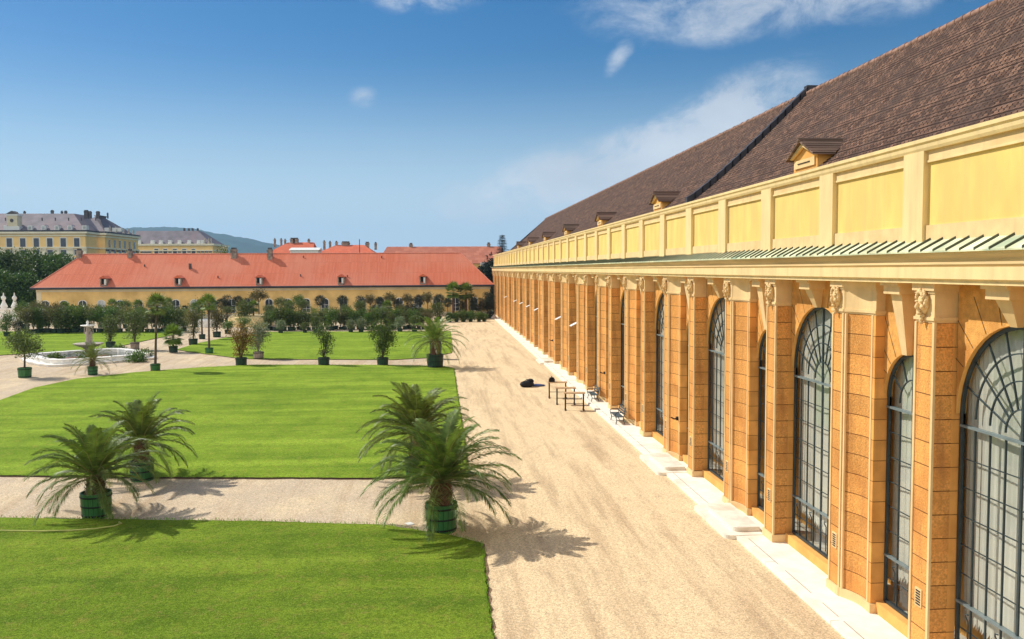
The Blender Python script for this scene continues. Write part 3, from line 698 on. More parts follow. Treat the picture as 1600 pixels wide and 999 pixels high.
# cornice: profile swept along the front
YA, YB = .8, YE+.15
mb = MB()
mb.sweep([(11.3, 8.64), (XF-.18, 8.64), (XF-.18, 8.72), (XF-.25, 8.75), (XF-.25, 9.0), (11.3, 9.0)][::-1], YA, YB, 0)
mb.sweep([(11.3, 9.002), (XF-.22, 9.002), (XF-.26, 9.05), (XF-.24, 9.10), (XF-.27, 9.17), (XF-.33, 9.24), (XF-.36, 9.31), (11.3, 9.31)][::-1], YA, YB, 1)
mb.build('cornice', [m_corn, m_corn2], OR)
# copper flashing with standing seams
XP = 10.76
mb = MB(); n = int((YB-YA)/.46)
mb.sweep([(XF-.42, 9.30), (XF-.42, 9.335), (XP+.02, 9.60), (XP+.02, 9.56)], YA, YB, 0)
for i in range(n):
    y = YA+.2+i*.46
    mb.add([(XF-.43, y, 9.33), (XP, y, 9.595), (XP, y+.035, 9.595), (XF-.43, y+.035, 9.33), (XF-.43, y, 9.375), (XP, y, 9.64), (XP, y+.035, 9.64), (XF-.43, y+.035, 9.375)],
           [(4, 5, 6, 7), (0, 4, 7, 3), (0, 1, 5, 4), (3, 7, 6, 2)], 1)
mb.build('flashing', [m_copper, m_seam], OR)
# parapet
mb = MB()
mb.box(XP+.06, XP+.4, YA, YE, 9.4, 11.66, 2)              # yellow field
mb.box(XP, XP+.4, YA-.01, YE+.01, 9.4, 9.92, 1)
mb.box(XP+.02, XP+.4, YA-.01, YE+.01, 11.33, 11.56, 1)
mb.box(XP+.0, XP+.4, YA-.012, YE+.012, 11.30, 11.35, 0)
mb.sweep([(XP+.45, 11.56), (XP-.06, 11.56), (XP-.09, 11.62), (XP-.10, 11.70), (XP-.14, 11.74), (XP-.14, 11.82), (XP+.45, 11.84)][::-1], YA, YE+.1, 0)
i = -4
while True:
    y = 18.25+4.395*i; i += 1
    if y > YE-.5: break
    if y < YA: continue
    mb.box(XP-.07, XP+.2, y, y+.82, 9.42, 11.565, 0)
mb.build('parapet', [m_corn, m_trim, m_yel], OR)
# roof: stepped tile courses
XE, XR, ZE, ZR = 11.05, 16.5, 11.86, 16.78
YR = 133.0
mb = MB(); nc = 44
for i in range(nc):
    t0, t1 = i/nc, (i+1)/nc
    xa, xb = XE+(XR-XE)*t0, XE+(XR-XE)*t1; za, zb = ZE+(ZR-ZE)*t0**1.13, ZE+(ZR-ZE)*t1**1.13
    ya = YR+4.5*(1-t0); yb = YR+4.5*(1-t1)
    mb.quad((xa, YA, za+.035), (xa, ya, za+.035), (xb, yb, zb+.005), (xb, YA, zb+.005), 0)
    mb.quad((xa, YA, za), (xa, ya, za), (xa, ya, za+.035), (xa, YA, za+.035), 0)
mb.quad((XR, YA, ZR), (XR, YR, ZR), (22.6, YR+4.5, ZE), (22.6, YA, ZE), 0)
mb.add([(XE, YR+4.5, ZE), (22.6, YR+4.5, ZE), (XR, YR, ZR)], [(0, 1, 2)], 0)
mb.add([(XE, YA, ZE), (XR, YA, ZR), (22.6, YA, ZE)], [(0, 1, 2)], 1)
mb.quad((XE, YR+4.5, 11.5), (22.6, YR+4.5, 11.5), (22.6, YE, 11.5), (XE, YE, 11.5), 2)
mb.quad((XP+.3, YA, 11.6), (XP+.3, YE, 11.6), (XE+.1, YE, 11.9), (XE+.1, YA, 11.9), 2)
rf = mb.build('roof', [m_roof, m_trim, m_lead], OR)
mb = MB(); r = rs(2); y = YA
while y < YR:
    l = .42; zz = ZR+r.uniform(-.012, .012); mb.tube([(XR, y, zz), (XR, y+l+.05, zz-.01)], [.13, .11], 7); y += l
mb.build('ridge_cap', m_ridge, rf)
mb = MB()     # raised lead-covered fire wall crossing the slope
ys = 37.5; dx, dz = (XR-XE), (ZR-ZE)
for q in range(16):
    ta, tb = q/16, (q+1)/16; xa, xb = XE+dx*ta-.05, XE+dx*tb; za, zb = ZE+dz*ta**1.13, ZE+dz*tb**1.13; h_ = .30
    mb.add([(xa, ys, za-.1), (xa, ys+.34, za-.1), (xb, ys+.34, zb-.1), (xb, ys, zb-.1), (xa, ys, za+h_), (xa, ys+.34, za+h_), (xb, ys+.34, zb+h_), (xb, ys, zb+h_)], [(4, 7, 6, 5), (0, 3, 7, 4), (1, 5, 6, 2), (0, 4, 5, 1)])
mb.box(XR-.05, XR+1.0, ys, ys+.34, ZR-.6, ZR+.36)
mb.build('firewall_capping', m_lead, rf)
def roofx(z): return XE+((z-ZE)/(ZR-ZE))**(1/1.13)*(XR-XE)
def dormer(y, w=1.7):
    xf = XE+.2; zb = ZE+.1; ze = 12.45; zr = 12.85; x2 = roofx(zr)+.25; h = w/2
    mb = MB()
    mb.box(xf, roofx(ze)+.1, y-h, y+h, zb-.1, ze, 0)
    mb.add([(xf, y-h, ze), (xf, y+h, ze), (xf, y, zr-.06)], [(0, 2, 1)], 0)
    q = mb.build('dormer', m_plast, OR)
    mb = MB(); ov = .16
    for s in (-1, 1):
        a = (y+s*(h+ov), ze-.1); b_ = (y, zr)
        mb.add([(xf-.22, a[0], a[1]), (x2-.9, a[0], a[1]), (x2, b_[0], b_[1]), (xf-.22, b_[0], b_[1]), (xf-.22, a[0], a[1]+.07), (x2-.9, a[0], a[1]+.07), (x2, b_[0], b_[1]+.07), (xf-.22, b_[0], b_[1]+.07)],
               [(4, 5, 6, 7) if s < 0 else (7, 6, 5, 4), (0, 4, 7, 3), (0, 1, 5, 4), (3, 2, 1, 0)])
        for i in range(5):
            t = (i+.5)/5; mb.tube([(xf-.24, a[0]+(b_[0]-a[0])*t, a[1]+(b_[1]-a[1])*t+.08), (x2-.9+.9*t, a[0]+(b_[0]-a[0])*t, a[1]+(b_[1]-a[1])*t+.075)], .018, 5)
    mb.tube([(xf-.25, y, zr+.07), (x2, y, zr+.07)], .06, 6)
    mb.build('dormer_roof', m_roofd, q)
    mb = MB(); mb.box(xf-.05, xf-.003, y-h+.12, y+h-.12, zb+.12, ze-.12, 0); mb.box(xf-.07, xf-.051, y-h+.42, y+h-.42, zb+.24, ze-.22, 1)
    for s in (-1, 1): mb.add([(xf-.12, y+s*(h+.1), ze-.02), (xf-.12, y+s*(h-.02), ze-.06), (xf-.12, y, zr-.14), (xf-.12, y, zr-.02), (xf-.02, y+s*(h+.1), ze-.02), (xf-.02, y+s*(h-.02), ze-.06), (xf-.02, y, zr-.14), (xf-.02, y, zr-.02)],
                             [(0, 3, 2, 1), (4, 5, 6, 7), (0, 1, 5, 4), (0, 4, 7, 3), (1, 2, 6, 5)], 0)
    mb.build('dormer_window', [m_trim, m_dark], q)
    mb = MB(); mb.add([(roofx(ze)-.5, y-h-.14, ze-.62), (x2+.1, y-.02, zr-.02), (x2+.35, y-.12, zr+.03), (roofx(ze)-.2, y-h-.4, ze-.4)], [(0, 1, 2, 3)]); mb.build('valley_flashing', m_bar, q)
for y in (25.7, 43.6, 59.6, 75.8, 91.2, 106.8, 122.6): dormer(y)

# ------------------------------------------------------------------ far buildings
def px_x(px, Y): return PY(px, 450, Y).x
def px_z(px, py, Y): return PY(px, py, Y).z
def far_window(parent, x, y, z0, z1, w, arch=0., frame=m_wfr, pane=m_paneb, fr=.09, panes=True):
    """window on a wall facing the camera (-Y); frame is the part, the pane a sub-part"""
    mb = MB(); yf = y-.08
    pts = [(x-w/2, z0), (x+w/2, z0), (x+w/2, z1)]+([(x+w/2*math.cos(a), z1+arch*math.sin(a)) for a in [math.pi*i/8 for i in range(1, 8)]] if arch else [])+[(x-w/2, z1)]
    cx, cz = x, (z0+z1)/2
    out = [(cx+(px-cx)*(1+2*fr/w), cz+(pz-cz)*(1+2*fr/(z1-z0+arch))) for px, pz in pts]
    n = len(pts)
    for i in range(n):
        A, B, C, D = out[i], out[(i+1) % n], pts[(i+1) % n], pts[i]
        mb.quad((A[0], yf, A[1]), (B[0], yf, B[1]), (C[0], yf, C[1]), (D[0], yf, D[1]))
        mb.quad((A[0], yf, A[1]), (A[0], y, A[1]), (B[0], y, B[1]), (B[0], yf, B[1]))
    f = mb.build('window', frame, parent)
    mb = MB(); yy = y-.03
    mb.add([(px, yy, pz) for px, pz in pts], [tuple(range(n))], 0)
    if panes:
        mb.box(x-.03, x+.03, yy-.03, yy-.001, z0, z1+arch*.9, 1)
        for k in (1, 2): zz = z0+(z1-z0)*k/3; mb.box(x-w/2, x+w/2, yy-.028, yy-.002, zz-.025, zz+.025, 1)
    mb.build('pane', [pane, frame], f)
    return f
def chimney(parent, x, y, z0, z1, w=.9, d=.9, m=None):
    mb = MB(); mb.box(x-w/2, x+w/2, y-d/2, y+d/2, z0, z1, 0); mb.box(x-w/2-.1, x+w/2+.1, y-d/2-.1, y+d/2+.1, z1-.35, z1-.15, 0)
    mb.box(x-w/2+.12, x+w/2-.12, y-d/2+.12, y+d/2-.12, z1, z1+.35, 1)
    return mb.build('chimney', [m or m_chim, m_chimd], parent)

m_seamr = mat('seam_red', (.56, .17, .12))
# long low wing with red roof
YW = 168.0
xl, xr_ = px_x(53, YW), px_x(768, YW)
RB = empty('garden_wing', ((xl+xr_)/2, YW+6, 0)); tag(RB, 'long low ochre wing with a plain salmon red hipped roof closing the garden', 'building')
ze_ = px_z(300, 449, YW); YRG = YW+7.5; zr_ = px_z(420, 396.5, YRG)
mb = MB(); mb.box(xl+.5, xr_-.3, YW, YW+15, -.05, ze_-.1, 0)
mb.box(xl+.38, xr_-.2, YW-.12, YW+15.1, ze_-.75, ze_-.1, 1); mb.box(xl+.3, xr_-.1, YW-.25, YW+15.2, ze_-.3, ze_-.08, 1)
mb.box(xl+.42, xl+1.3, YW-.06, YW+15.05, -.05, ze_-.76, 1); mb.box(xl+.45, xr_-.25, YW-.08, YW, -.05, .7, 1)
mb.build('wall', [m_och, m_ochl], RB)
mb = MB(); x0, x1 = xl-.35, xr_+.5; xa, xb = px_x(133, YRG), px_x(720, YRG); y0, y1 = YW-.75, YW+15.75
mb.add([(x0, y0, ze_), (x1, y0, ze_), (x1, y1, ze_), (x0, y1, ze_), (xa, YRG, zr_), (xb, YRG, zr_)], [(0, 1, 5, 4), (1, 2, 5), (2, 3, 4, 5), (3, 0, 4)], 0)
mb.add([(x0, y0, ze_-.02), (x1, y0, ze_-.02), (x1, y1, ze_-.02), (x0, y1, ze_-.02)], [(3, 2, 1, 0)], 1)
rr = mb.build('roof', [m_red, m_lead], RB)
mb = MB(); mb.tube([(x0, y0-.1, ze_-.02), (x1, y0-.1, ze_-.02)], .16, 6); mb.box(x0, x1, y0-.05, y0+.3, ze_-.28, ze_-.1); mb.build('gutter', m_lead, rr)
mb = MB(); mb.tube([(xa, YRG, zr_), (xb, YRG, zr_)], .12, 6); mb.tube([(x0, y0, ze_), (xa, YRG, zr_)], .1, 6); mb.tube([(xb, YRG, zr_), (x1, y0, ze_)], .1, 6); mb.build('ridge_cap', mat('ridge_red', (.62, .22, .14)), rr)
for px in (150, 195, 245, 310, 352, 395, 452, 487, 520, 560, 588, 625, 664, 700):
    mb = MB(); xx = px_x(px, YW); mb.add([(xx-.015, y0, ze_+.012), (xx+.015, y0, ze_+.012), (xx+.015, YRG-.05, zr_+.012), (xx-.015, YRG-.05, zr_+.012)], [(0, 1, 2, 3)]); mb.build('roof_seam', m_seamr, rr)
def roof_at(t): return y0+(YRG-y0)*t, ze_+(zr_-ze_)*t
for (px, t, w, h) in ((126, .93, .9, 1.2), (205, .93, .8, 1.1), (367, .90, 1.15, 1.5), (423, .86, .95, 1.7)):
    yy, zz = roof_at(t); chimney(RB, px_x(px, yy), yy, zz-.6, zz+h, w, .9).parent = rr
for o_ in [c for c in bpy.data.objects if c.name.startswith('chimney') and c.parent == rr]: pass
for (px, t) in ((298, .55), (543, .27), (470, .30), (227, .62), (341, .27), (597, .85), (475, .87)):
    yy, zz = roof_at(t); s = .22 if px == 298 else .09
    mb = MB(); mb.box(px_x(px, yy)-s, px_x(px, yy)+s, yy-s, yy+s, zz-.1, zz+s*4.5); mb.build('roof_vent', m_chimd, rr)
for px in (162, 278, 405, 533, 661):
    yy, zz = roof_at(.04); x = px_x(px, yy); mb = MB()
    mb.box(x-.62, x-.45, yy, yy+1.9, zz, zz+1.55); mb.box(x+.45, x+.62, yy, yy+1.9, zz, zz+1.55); mb.box(x-.45, x+.45, yy, yy+1.8, zz, zz+.25); mb.box(x-.45, x+.45, yy+.6, yy+1.8, zz+.25, zz+1.5, 1)
    d = mb.build('dormer', [m_chim, m_dark], RB)
    mb = MB(); mb.add([(x-.85, yy-.2, zz+1.5), (x+.85, yy-.2, zz+1.5), (x, yy-.2, zz+2.05), (x-.85, yy+2.2, zz+1.5), (x+.85, yy+2.2, zz+1.5), (x, yy+2.6, zz+2.05)], [(0, 1, 2), (0, 2, 5, 3), (1, 4, 5, 2), (0, 3, 4, 1)]); mb.build('dormer_roof', m_red3, d)
    mb = MB(); mb.box(x+.1, x+.42, yy+.03, yy+.1, zz+.3, zz+1.35); mb.build('dormer_shutter', m_wfr, d)
wz1 = px_z(330, 481.5, YW); wz0 = px_z(330, 498, YW)
for i in range(24):
    px = 70+29.15*i
    if px > 755: break
    w = 1.35; far_window(RB, px_x(px, YW), YW, .95, 3.0, w, arch=.5, pane=(m_panel2 if i in (3, 6, 8) else m_paneb), panes=True)

# the two far red roofs, brick-brown roof, palace ---------------------------------
def gable_house(name, label, px0, px1, pye, pyr, Y, depth, wallm, roofm, hip=(0, 0), chims=(), zbot=0):
    x0, x1 = px_x(px0, Y), px_x(px1, Y); pm = (px0+px1)/2; zE = px_z(pm, pye, Y); yr = Y+depth/2; zR = px_z(pm, pyr, yr)
    e = empty(name, ((x0+x1)/2, Y+depth/2, 0)); tag(e, label, 'building')
    mb = MB(); mb.box(x0+.4, x1-.4, Y+.4, Y+depth-.4, zbot, zE); mb.build('wall', wallm, e)
    mb = MB(); ha, hb = hip
    mb.add([(x0, Y, zE), (x1, Y, zE), (x1, Y+depth, zE), (x0, Y+depth, zE), (x0+ha, yr, zR), (x1-hb, yr, zR)], [(0, 1, 5, 4), (1, 2, 5), (2, 3, 4, 5), (3, 0, 4)], 0)
    rf = mb.build('roof', roofm, e)
    for (px, h, w) in chims:
        xx = px_x(px, yr); c = chimney(e, xx, yr, zR-1.5, zR+h*.48, w*.7, w*.7); c.parent = rf
    return e, rf
gable_house('brick_roofed_house', 'long building with dull brick red roof behind the right end of the red roof', 588, 800, 412, 385.5, 215, 26, m_och, m_red2, (2, 2), ((643, 1.3, 1.3), (764, 1.5, 1.2)))
gable_house('red_roofed_house', 'small house with bright red hipped roof and rows of chimneys, left of centre', 405, 490, 402, 379, 260, 20, m_och, m_red3, (7, 1), ((431, 2.0, .8), (441, 2.0, .8), (447, 1.6, .8), (459, 2.2, 2.0), (464, 2.2, 2.0), (484, 1.6, 1.0)))
gable_house('red_roofed_house', 'red gabled house with chimneys and aerials directly above the middle of the long roof', 486, 592, 400, 383, 250, 22, m_och, m_red3, (6, 5), ((508, 2.2, .9), (517, 1.8, .9), (527, 1.8, 1.0), (540, 1.5, 2.6), (545, 1.5, 1.4), (575, 1.2, 1.6), (588, 1.0, 1.0)))
e, rf = gable_house('flat_roofed_house', 'pale flat terrace block between the two red roofed houses', 452, 500, 391, 387.2, 245, 8, m_wfr, m_wfr, (.1, .1))
mb = MB(); p = PY(562, 392, 240); mb.tube([(p.x, 240, p.z-4), (p.x, 240, px_z(562, 374, 240))], .12, 5); t = mb.build('aerial_mast', m_chimd, loc=(p.x, 240, 8)); tag(t, 'thin dark aerial mast rising among the red roofs', 'mast')
# low dark building with skylight at the right, beyond the wing
mb = MB(); x0, x1 = px_x(742, 200), px_x(800, 200); mb.box(x0, x1, 200, 212, 0, px_z(760, 421, 200), 0); e = empty('side_building', ((x0+x1)/2, 206, 0)); tag(e, 'dark low building with pale skylight beside the fir', 'building')
mb.build('wall', m_och, e); mb = MB(); z = px_z(760, 421, 200); mb.box(x0-.5, x1, 199, 212, z, z+.4); mb.build('roof', m_lead, e); mb = MB(); mb.box(px_x(752, 200), px_x(764, 200), 199.6, 203, z+.4, z+1.6); mb.build('skylight', m_panel2, e)

# palace
def palace():
    Y = 380.0
    e = empty('palace', (px_x(60, Y), Y+20, 0)); tag(e, 'large yellow palace with slate roof, white dormers and tall pilasters at far left', 'building')
    zc = px_z(60, 365, Y); zat = px_z(60, 360, Y); zg = 0
    xa, xb = px_x(-140, Y), px_x(136, Y); xc = px_x(169, 396); y2 = 440
    plan = [(xa, Y), (xb, Y), (xb, 396), (px_x(150, 400), 396), (px_x(150, 400), 400), (px_x(163, 400), 400), (px_x(163, 400), 394), (xc, 394), (xc, 436), (xa, 436)]
    mb = MB(); mb.prism(plan, zg, zc, 0); mb.build('wall', [m_pal], e)
    def grow(pl, d):
        return [(x+(d if x > xa+1 else -d), y+(d if y > 430 else -d)) for x, y in pl]
    mb = MB(); mb.prism(grow(plan, .5), zc-6.3, zc-5.7); mb.prism(grow(plan, .35), zc-1.2, zc-.5); mb.prism(grow(plan, 1.1), zc-.1, zc+.7); mb.build('cornice', m_palw, e)
    # roof: low attic with dark gutter and a hipped slate roof
    mb = MB(); za = zc+.7
    mb.prism(grow(plan, .9), za, za+.7, 1)
    X0, X1 = xa, xc; zr1 = px_z(80, 352, Y); 
    def frustum(x0, x1, y0, y1, z0, ins, z1, ins2):
        mb.add([(x0, y0, z0), (x1, y0, z0), (x1, y1, z0), (x0, y1, z0), (x0+ins, y0+ins2, z1), (x1-ins, y0+ins2, z1), (x1-ins, y1-ins2, z1), (x0+ins, y1-ins2, z1)],
               [(0, 1, 5, 4), (1, 2, 6, 5), (2, 3, 7, 6), (3, 0, 4, 7), (4, 5, 6, 7)], 0)
    zt = px_z(80, 334, 395)
    frustum(xa+.5, xb-.5, Y+1, 425, za+.7, 10, zt, 14)
    frustum(xb-16, xc-1, 397, 435, za+.7, 10, px_z(150, 336, 405)+.3, 14)
    rf = mb.build('roof', [m_palroof, m_lead], e)
    # white attic dormers
    for px in (-30, -9, 12, 49, 70, 91, 111, 134): 
        x = px_x(px, Y); mb = MB(); mb.box(x-.9, x+.9, Y+.6, Y+3, za+.8, za+2.7, 0); mb.box(x-.5, x+.5, Y+.5, Y+.6, za+1.1, za+2.3, 1); mb.build('dormer', [m_wfr, m_panel2], e)
        mb = MB(); mb.box(x+2.5, x+2.9, Y+6, Y+6.4, za+5, za+6.3); mb.build('roof_vent', m_chimd, e)
    for px in (142, 168, 180, 188): 
        x = px_x(px, 396); mb = MB(); mb.box(x-.9, x+.9, 397, 399, za+.8, za+2.5, 0); mb.build('dormer', [m_wfr], e)
    # ornate pavilion dormer at the left
    x = px_x(21, Y); mb = MB(); mb.box(x-3.2, x+3.2, Y+.4, Y+4, za+.7, za+2.4, 0); mb.box(x-1.9, x+2.3, Y+.6, Y+5, za+2.4, za+6.8, 1); mb.blob((x+.1, Y+.55, za+4.8), .8, .15, .8, 2, n=10); mb.box(x-2.3, x+2.7, Y+.3, Y+5, za+6.8, za+7.5, 0); mb.add([(x-2.3, Y+.3, za+7.5), (x+2.7, Y+.3, za+7.5), (x+.2, Y+.3, za+8.9), (x+.2, Y+5, za+8.9)], [(0, 1, 2), (0, 2, 3), (1, 3, 2)], 2)
    mb.build('pavilion_dormer', [m_wfr, m_ochl, m_chimd], e)
    for (px, h, w) in ((31, 1.6, 1.3), (43, 2.4, 1.2), (86, 3.0, 1.6), (101, 2.5, 1.2), (107, 2.6, 1.5), (139, 3.0, 2.4), (145, 2.2, 1.6), (157, 2.2, 2.0), (172, 1.2, .8)):
        xx = px_x(px, 398); c = chimney(e, xx, 398, zt-2, zt+h*.6-.4, w*.65, w*.65, m_chimd); c.parent = rf
    # pilasters and windows, front
    for i in range(-3, 7):
        px = 7+21*i
        x = px_x(px, Y); mb = MB(); mb.box(x-1.2, x+1.2, Y-.45, Y, 0, zc-6.4, 0); mb.box(x-1.4, x+1.4, Y-.6, Y, zc-7.3, zc-6.5, 1); mb.build('pilaster', [m_palw, m_ochl], e)
        if i < 6:
            px2 = 17.5+21*i; x2 = px_x(px2, Y)
            for (pa, pb) in ((372.5, 386), (391, 398.5), (404, 418)):
                far_window(e, x2, Y, px_z(60, pb, Y), px_z(60, pa, Y), 2.2, fr=.35, panes=False)
        if i in (-3, ): continue
    for (px, w) in ((139, 1.0), (144.5, 1.0)): far_window(e, px_x(px, 394), 394, px_z(150, 388, 394), px_z(150, 381, 394), w, fr=.2, panes=False)
    far_window(e, px_x(156, 400), 400, px_z(156, 389, 400), px_z(156, 381, 400), 2.4, fr=.2, panes=False)
    # receding side (faces right)
    for i in range(7):
        y = 396+i*6.3; mb = MB(); mb.box(xc, xc+.45, y-.9, y+.9, 0, zc-6.4, 0); mb.box(xc, xc+.6, y-1.1, y+1.1, zc-7.3, zc-6.5, 1); mb.build('pilaster', [m_palw, m_chimd], e)
        if i < 6:
            for (pa, pb) in ((375, 387), (391, 398)):
                z0_, z1_ = px_z(180, pb, 400), px_z(180, pa, 400); mb = MB(); mb.box(xc-.05, xc+.06, y+2.1, y+4.2, z0_, z1_, 0); mb.build('window', m_paneb, e)
    # statues along the attic of the side wing
    for (px, yy) in ((175, 396), (184, 404), (196, 416), (204, 425), (211, 433)):
        x = px_x(px, yy); mb = MB(); mb.lathe([(.55, 0), (.55, .6), (.25, .7), (.45, 1.4), (.35, 2.1), (.15, 2.3), (.28, 2.55), (.05, 2.8)], 7, (x, yy, za+.6)); mb.build('attic_statue', m_statue, e)
palace()
def palace_wing():
    Y = 520.0; x0, x1 = px_x(205, Y), px_x(334, Y); zc = px_z(280, 383.5, Y); zt = px_z(280, 361, Y+12)
    e = empty('palace_wing', ((x0+x1)/2, Y+14, 0)); tag(e, 'farther yellow palace wing with dark slate roof and statues, left of the blue hill', 'building')
    mb = MB(); mb.box(x0, x1, Y, Y+34, 0, zc); mb.build('wall', m_pal, e)
    mb = MB(); mb.box(x0-1, x1+1, Y-1, Y+35, zc-.2, zc+.9); mb.box(x0-.4, x1+.4, Y-.4, Y+34, zc-3.4, zc-2.8); mb.build('cornice', m_palw, e)
    mb = MB(); zb = zc+.9; ins = px_x(312, Y+12); mb.add([(x0, Y+1, zb), (x1-1, Y+1, zb), (x1-1, Y+33, zb), (x0, Y+33, zb), (px_x(216, Y+12), Y+12, zt), (ins, Y+12, zt), (ins, Y+22, zt), (px_x(216, Y+12), Y+22, zt)], [(0, 1, 5, 4), (1, 2, 6, 5), (2, 3, 7, 6), (3, 0, 4, 7), (4, 5, 6, 7)])
    rf = mb.build('roof', m_palroof, e)
    for px in (219, 240, 253, 267, 282, 297, 312, 318): x = px_x(px, Y); mb = MB(); mb.box(x-1, x+1, Y+.3, Y+2.5, zb, zb+2.2); mb.build('dormer', m_wfr, e)
    for i, px in enumerate((246, 260, 275, 289.5, 304)): 
        far_window(e, px_x(px, Y), Y, px_z(px, 397, Y), px_z(px, 389.5, Y), 2.2, fr=.4, panes=False)
    for px in (216, 224, 228, 232, 236, 253, 267.5, 282, 297, 312, 318, 324, 330): x = px_x(px, Y); mb = MB(); mb.box(x-.7, x+.7, Y-.5, Y, 0, zc-3.4, 0); mb.box(x-.8, x+.8, Y-.6, Y, zc-4.4, zc-3.5, 1); mb.build('pilaster', [m_palw, m_chimd], e)
    for px in (289, 296, 302, 310): xx = px_x(px, Y+12); c = chimney(e, xx, Y+14, zt-1, zt+1.4, 1, 1, m_chimd); c.parent = rf
    for px in (322, 328, 332): x = px_x(px, Y); mb = MB(); mb.lathe([(.6, 0), (.6, .8), (.3, .9), (.5, 1.7), (.4, 2.5), (.2, 2.8), (.3, 3.1), (.05, 3.4)], 7, (x, Y, zb)); mb.build('attic_statue', m_statue, e)
palace_wing()

# hill on the horizon: a real ridge of terrain 4.5 km away
def hill():
    Yh = 4500.; prof = [(-500, 372), (-200, 368), (0, 362), (100, 359), (180, 357), (215, 356), (260, 354.5), (300, 357), (340, 365), (380, 371.5), (420, 380), (470, 391), (540, 402), (620, 409), (760, 414), (1000, 417), (1400, 419)]
    r = rs(4); mb = MB(); top = []; 
    for i in range(0, 381):
        px = -500+5*i
        for (a, b) in zip(prof[:-1], prof[1:]):
            if a[0] <= px <= b[0]: t = (px-a[0])/(b[0]-a[0]); t = t*t*(3-2*t)*.5+t*.5; py = a[1]+(b[1]-a[1])*t
        q = PY(px, py, Yh); top.append((q.x, q.z))
    rows = 10; vs = []
    for j in range(rows):
        t = j/(rows-1); y = Yh-2200*(1-t); 
        for (x, z) in top: vs.append((x, y+r.uniform(-20, 20), z*(t**1.25)+(r.uniform(-2.2, 2.2) if 0 < j else -5)))
    n = len(top); fs = [(j*n+i, j*n+i+1, (j+1)*n+i+1, (j+1)*n+i) for j in range(rows-1) for i in range(n-1)]
    vs += [(x, Yh+1500, -5) for x, z in top]; fs += [((rows-1)*n+i, (rows-1)*n+i+1, rows*n+i+1, rows*n+i) for i in range(n-1)]
    mb.add(vs, fs, 0, True); tag(mb.build('hill', m_hill), kind='structure')
hill()

# ------------------------------------------------------------------ vegetation
def rdir(r):
    z = r.uniform(-1, 1); a = r.uniform(0, 2*math.pi); q = math.sqrt(1-z*z); return Vector((q*math.cos(a), q*math.sin(a), z))
def foliage(r, vols, n, ls, lw=.55, droop=0., fill=.35):
    """leaf faces through a set of ellipsoids [(cx,cy,cz,rx,ry,rz)], denser towards the outside, in clumps"""
    mb = MB(); tot = sum(v[3]*v[5] for v in vols); n = int(n*2.1); ls *= 1.3
    for (cx, cy, cz, rx, ry, rz) in vols:
        k = max(6, int(n*rx*rz/tot)); nc = max(4, k//14)
        clumps = []
        for _ in range(nc):
            d = rdir(r); q = 1-(r.random()**1.6)*(fill*1.6); q = max(.15, min(1.06, q))
            clumps.append((Vector((cx+d.x*rx*q, cy+d.y*ry*q, cz+d.z*rz*q)), d))
        for i in range(k):
            c, d = clumps[i % nc]; s = ls*1.9
            p = c+Vector((r.gauss(0, s), r.gauss(0, s), r.gauss(0, s*.8)))*.6
            dd = (d*.7+rdir(r)*.8+Vector((0, 0, .25-droop))).normalized()
            mb.leaf(p, dd, (rdir(r)+Vector((0, 0, 1.0))).normalized(), ls*r.uniform(.7, 1.3), ls*lw*r.uniform(.7, 1.2))
    return mb
def tub(parent, rad, h, m=m_tub, hoops=3, taper=.9, staves=20):
    mb = MB()
    n = staves; prof = [(rad*taper, 0), (rad*(taper+1)/2*1.01, h*.5), (rad, h), (rad*.9, h), (rad*.9, h*.86)]
    vs = []; fs = []
    for k in range(n):     # separate staves with a fine gap
        for (da) in (0,):
            a0, a1 = 2*math.pi*k/n+.012, 2*math.pi*(k+1)/n-.012
            q = [(r_*math.cos(a), r_*math.sin(a), z) for (r_, z) in prof for a in (a0, a1)]
            mb.add(q, [(2*i, 2*i+1, 2*i+3, 2*i+2) for i in range(len(prof)-1)])
    mb.lathe([(rad*.87*taper, .02), (rad*.9, h*.85)], n, mi=1, cap=False)
    t = mb.build('tub', [m, m_hoop], parent)
    hb = MB()
    for i in range(hoops):
        z = h*(.12+.74*i/(max(1, hoops-1))); rr_ = rad*(taper+(1-taper)*z/h)*1.012; hb.lathe([(rr_, z-.03), (rr_+.012, z-.028), (rr_+.012, z+.028), (rr_, z+.03)], 28, cap=False)
    hb.build('hoop', m_hoop, t)
    mb = MB(); mb.lathe([(.001, h*.87), (rad*.88, h*.86)], n, cap=False); mb.build('soil', m_soil, parent)
    return t
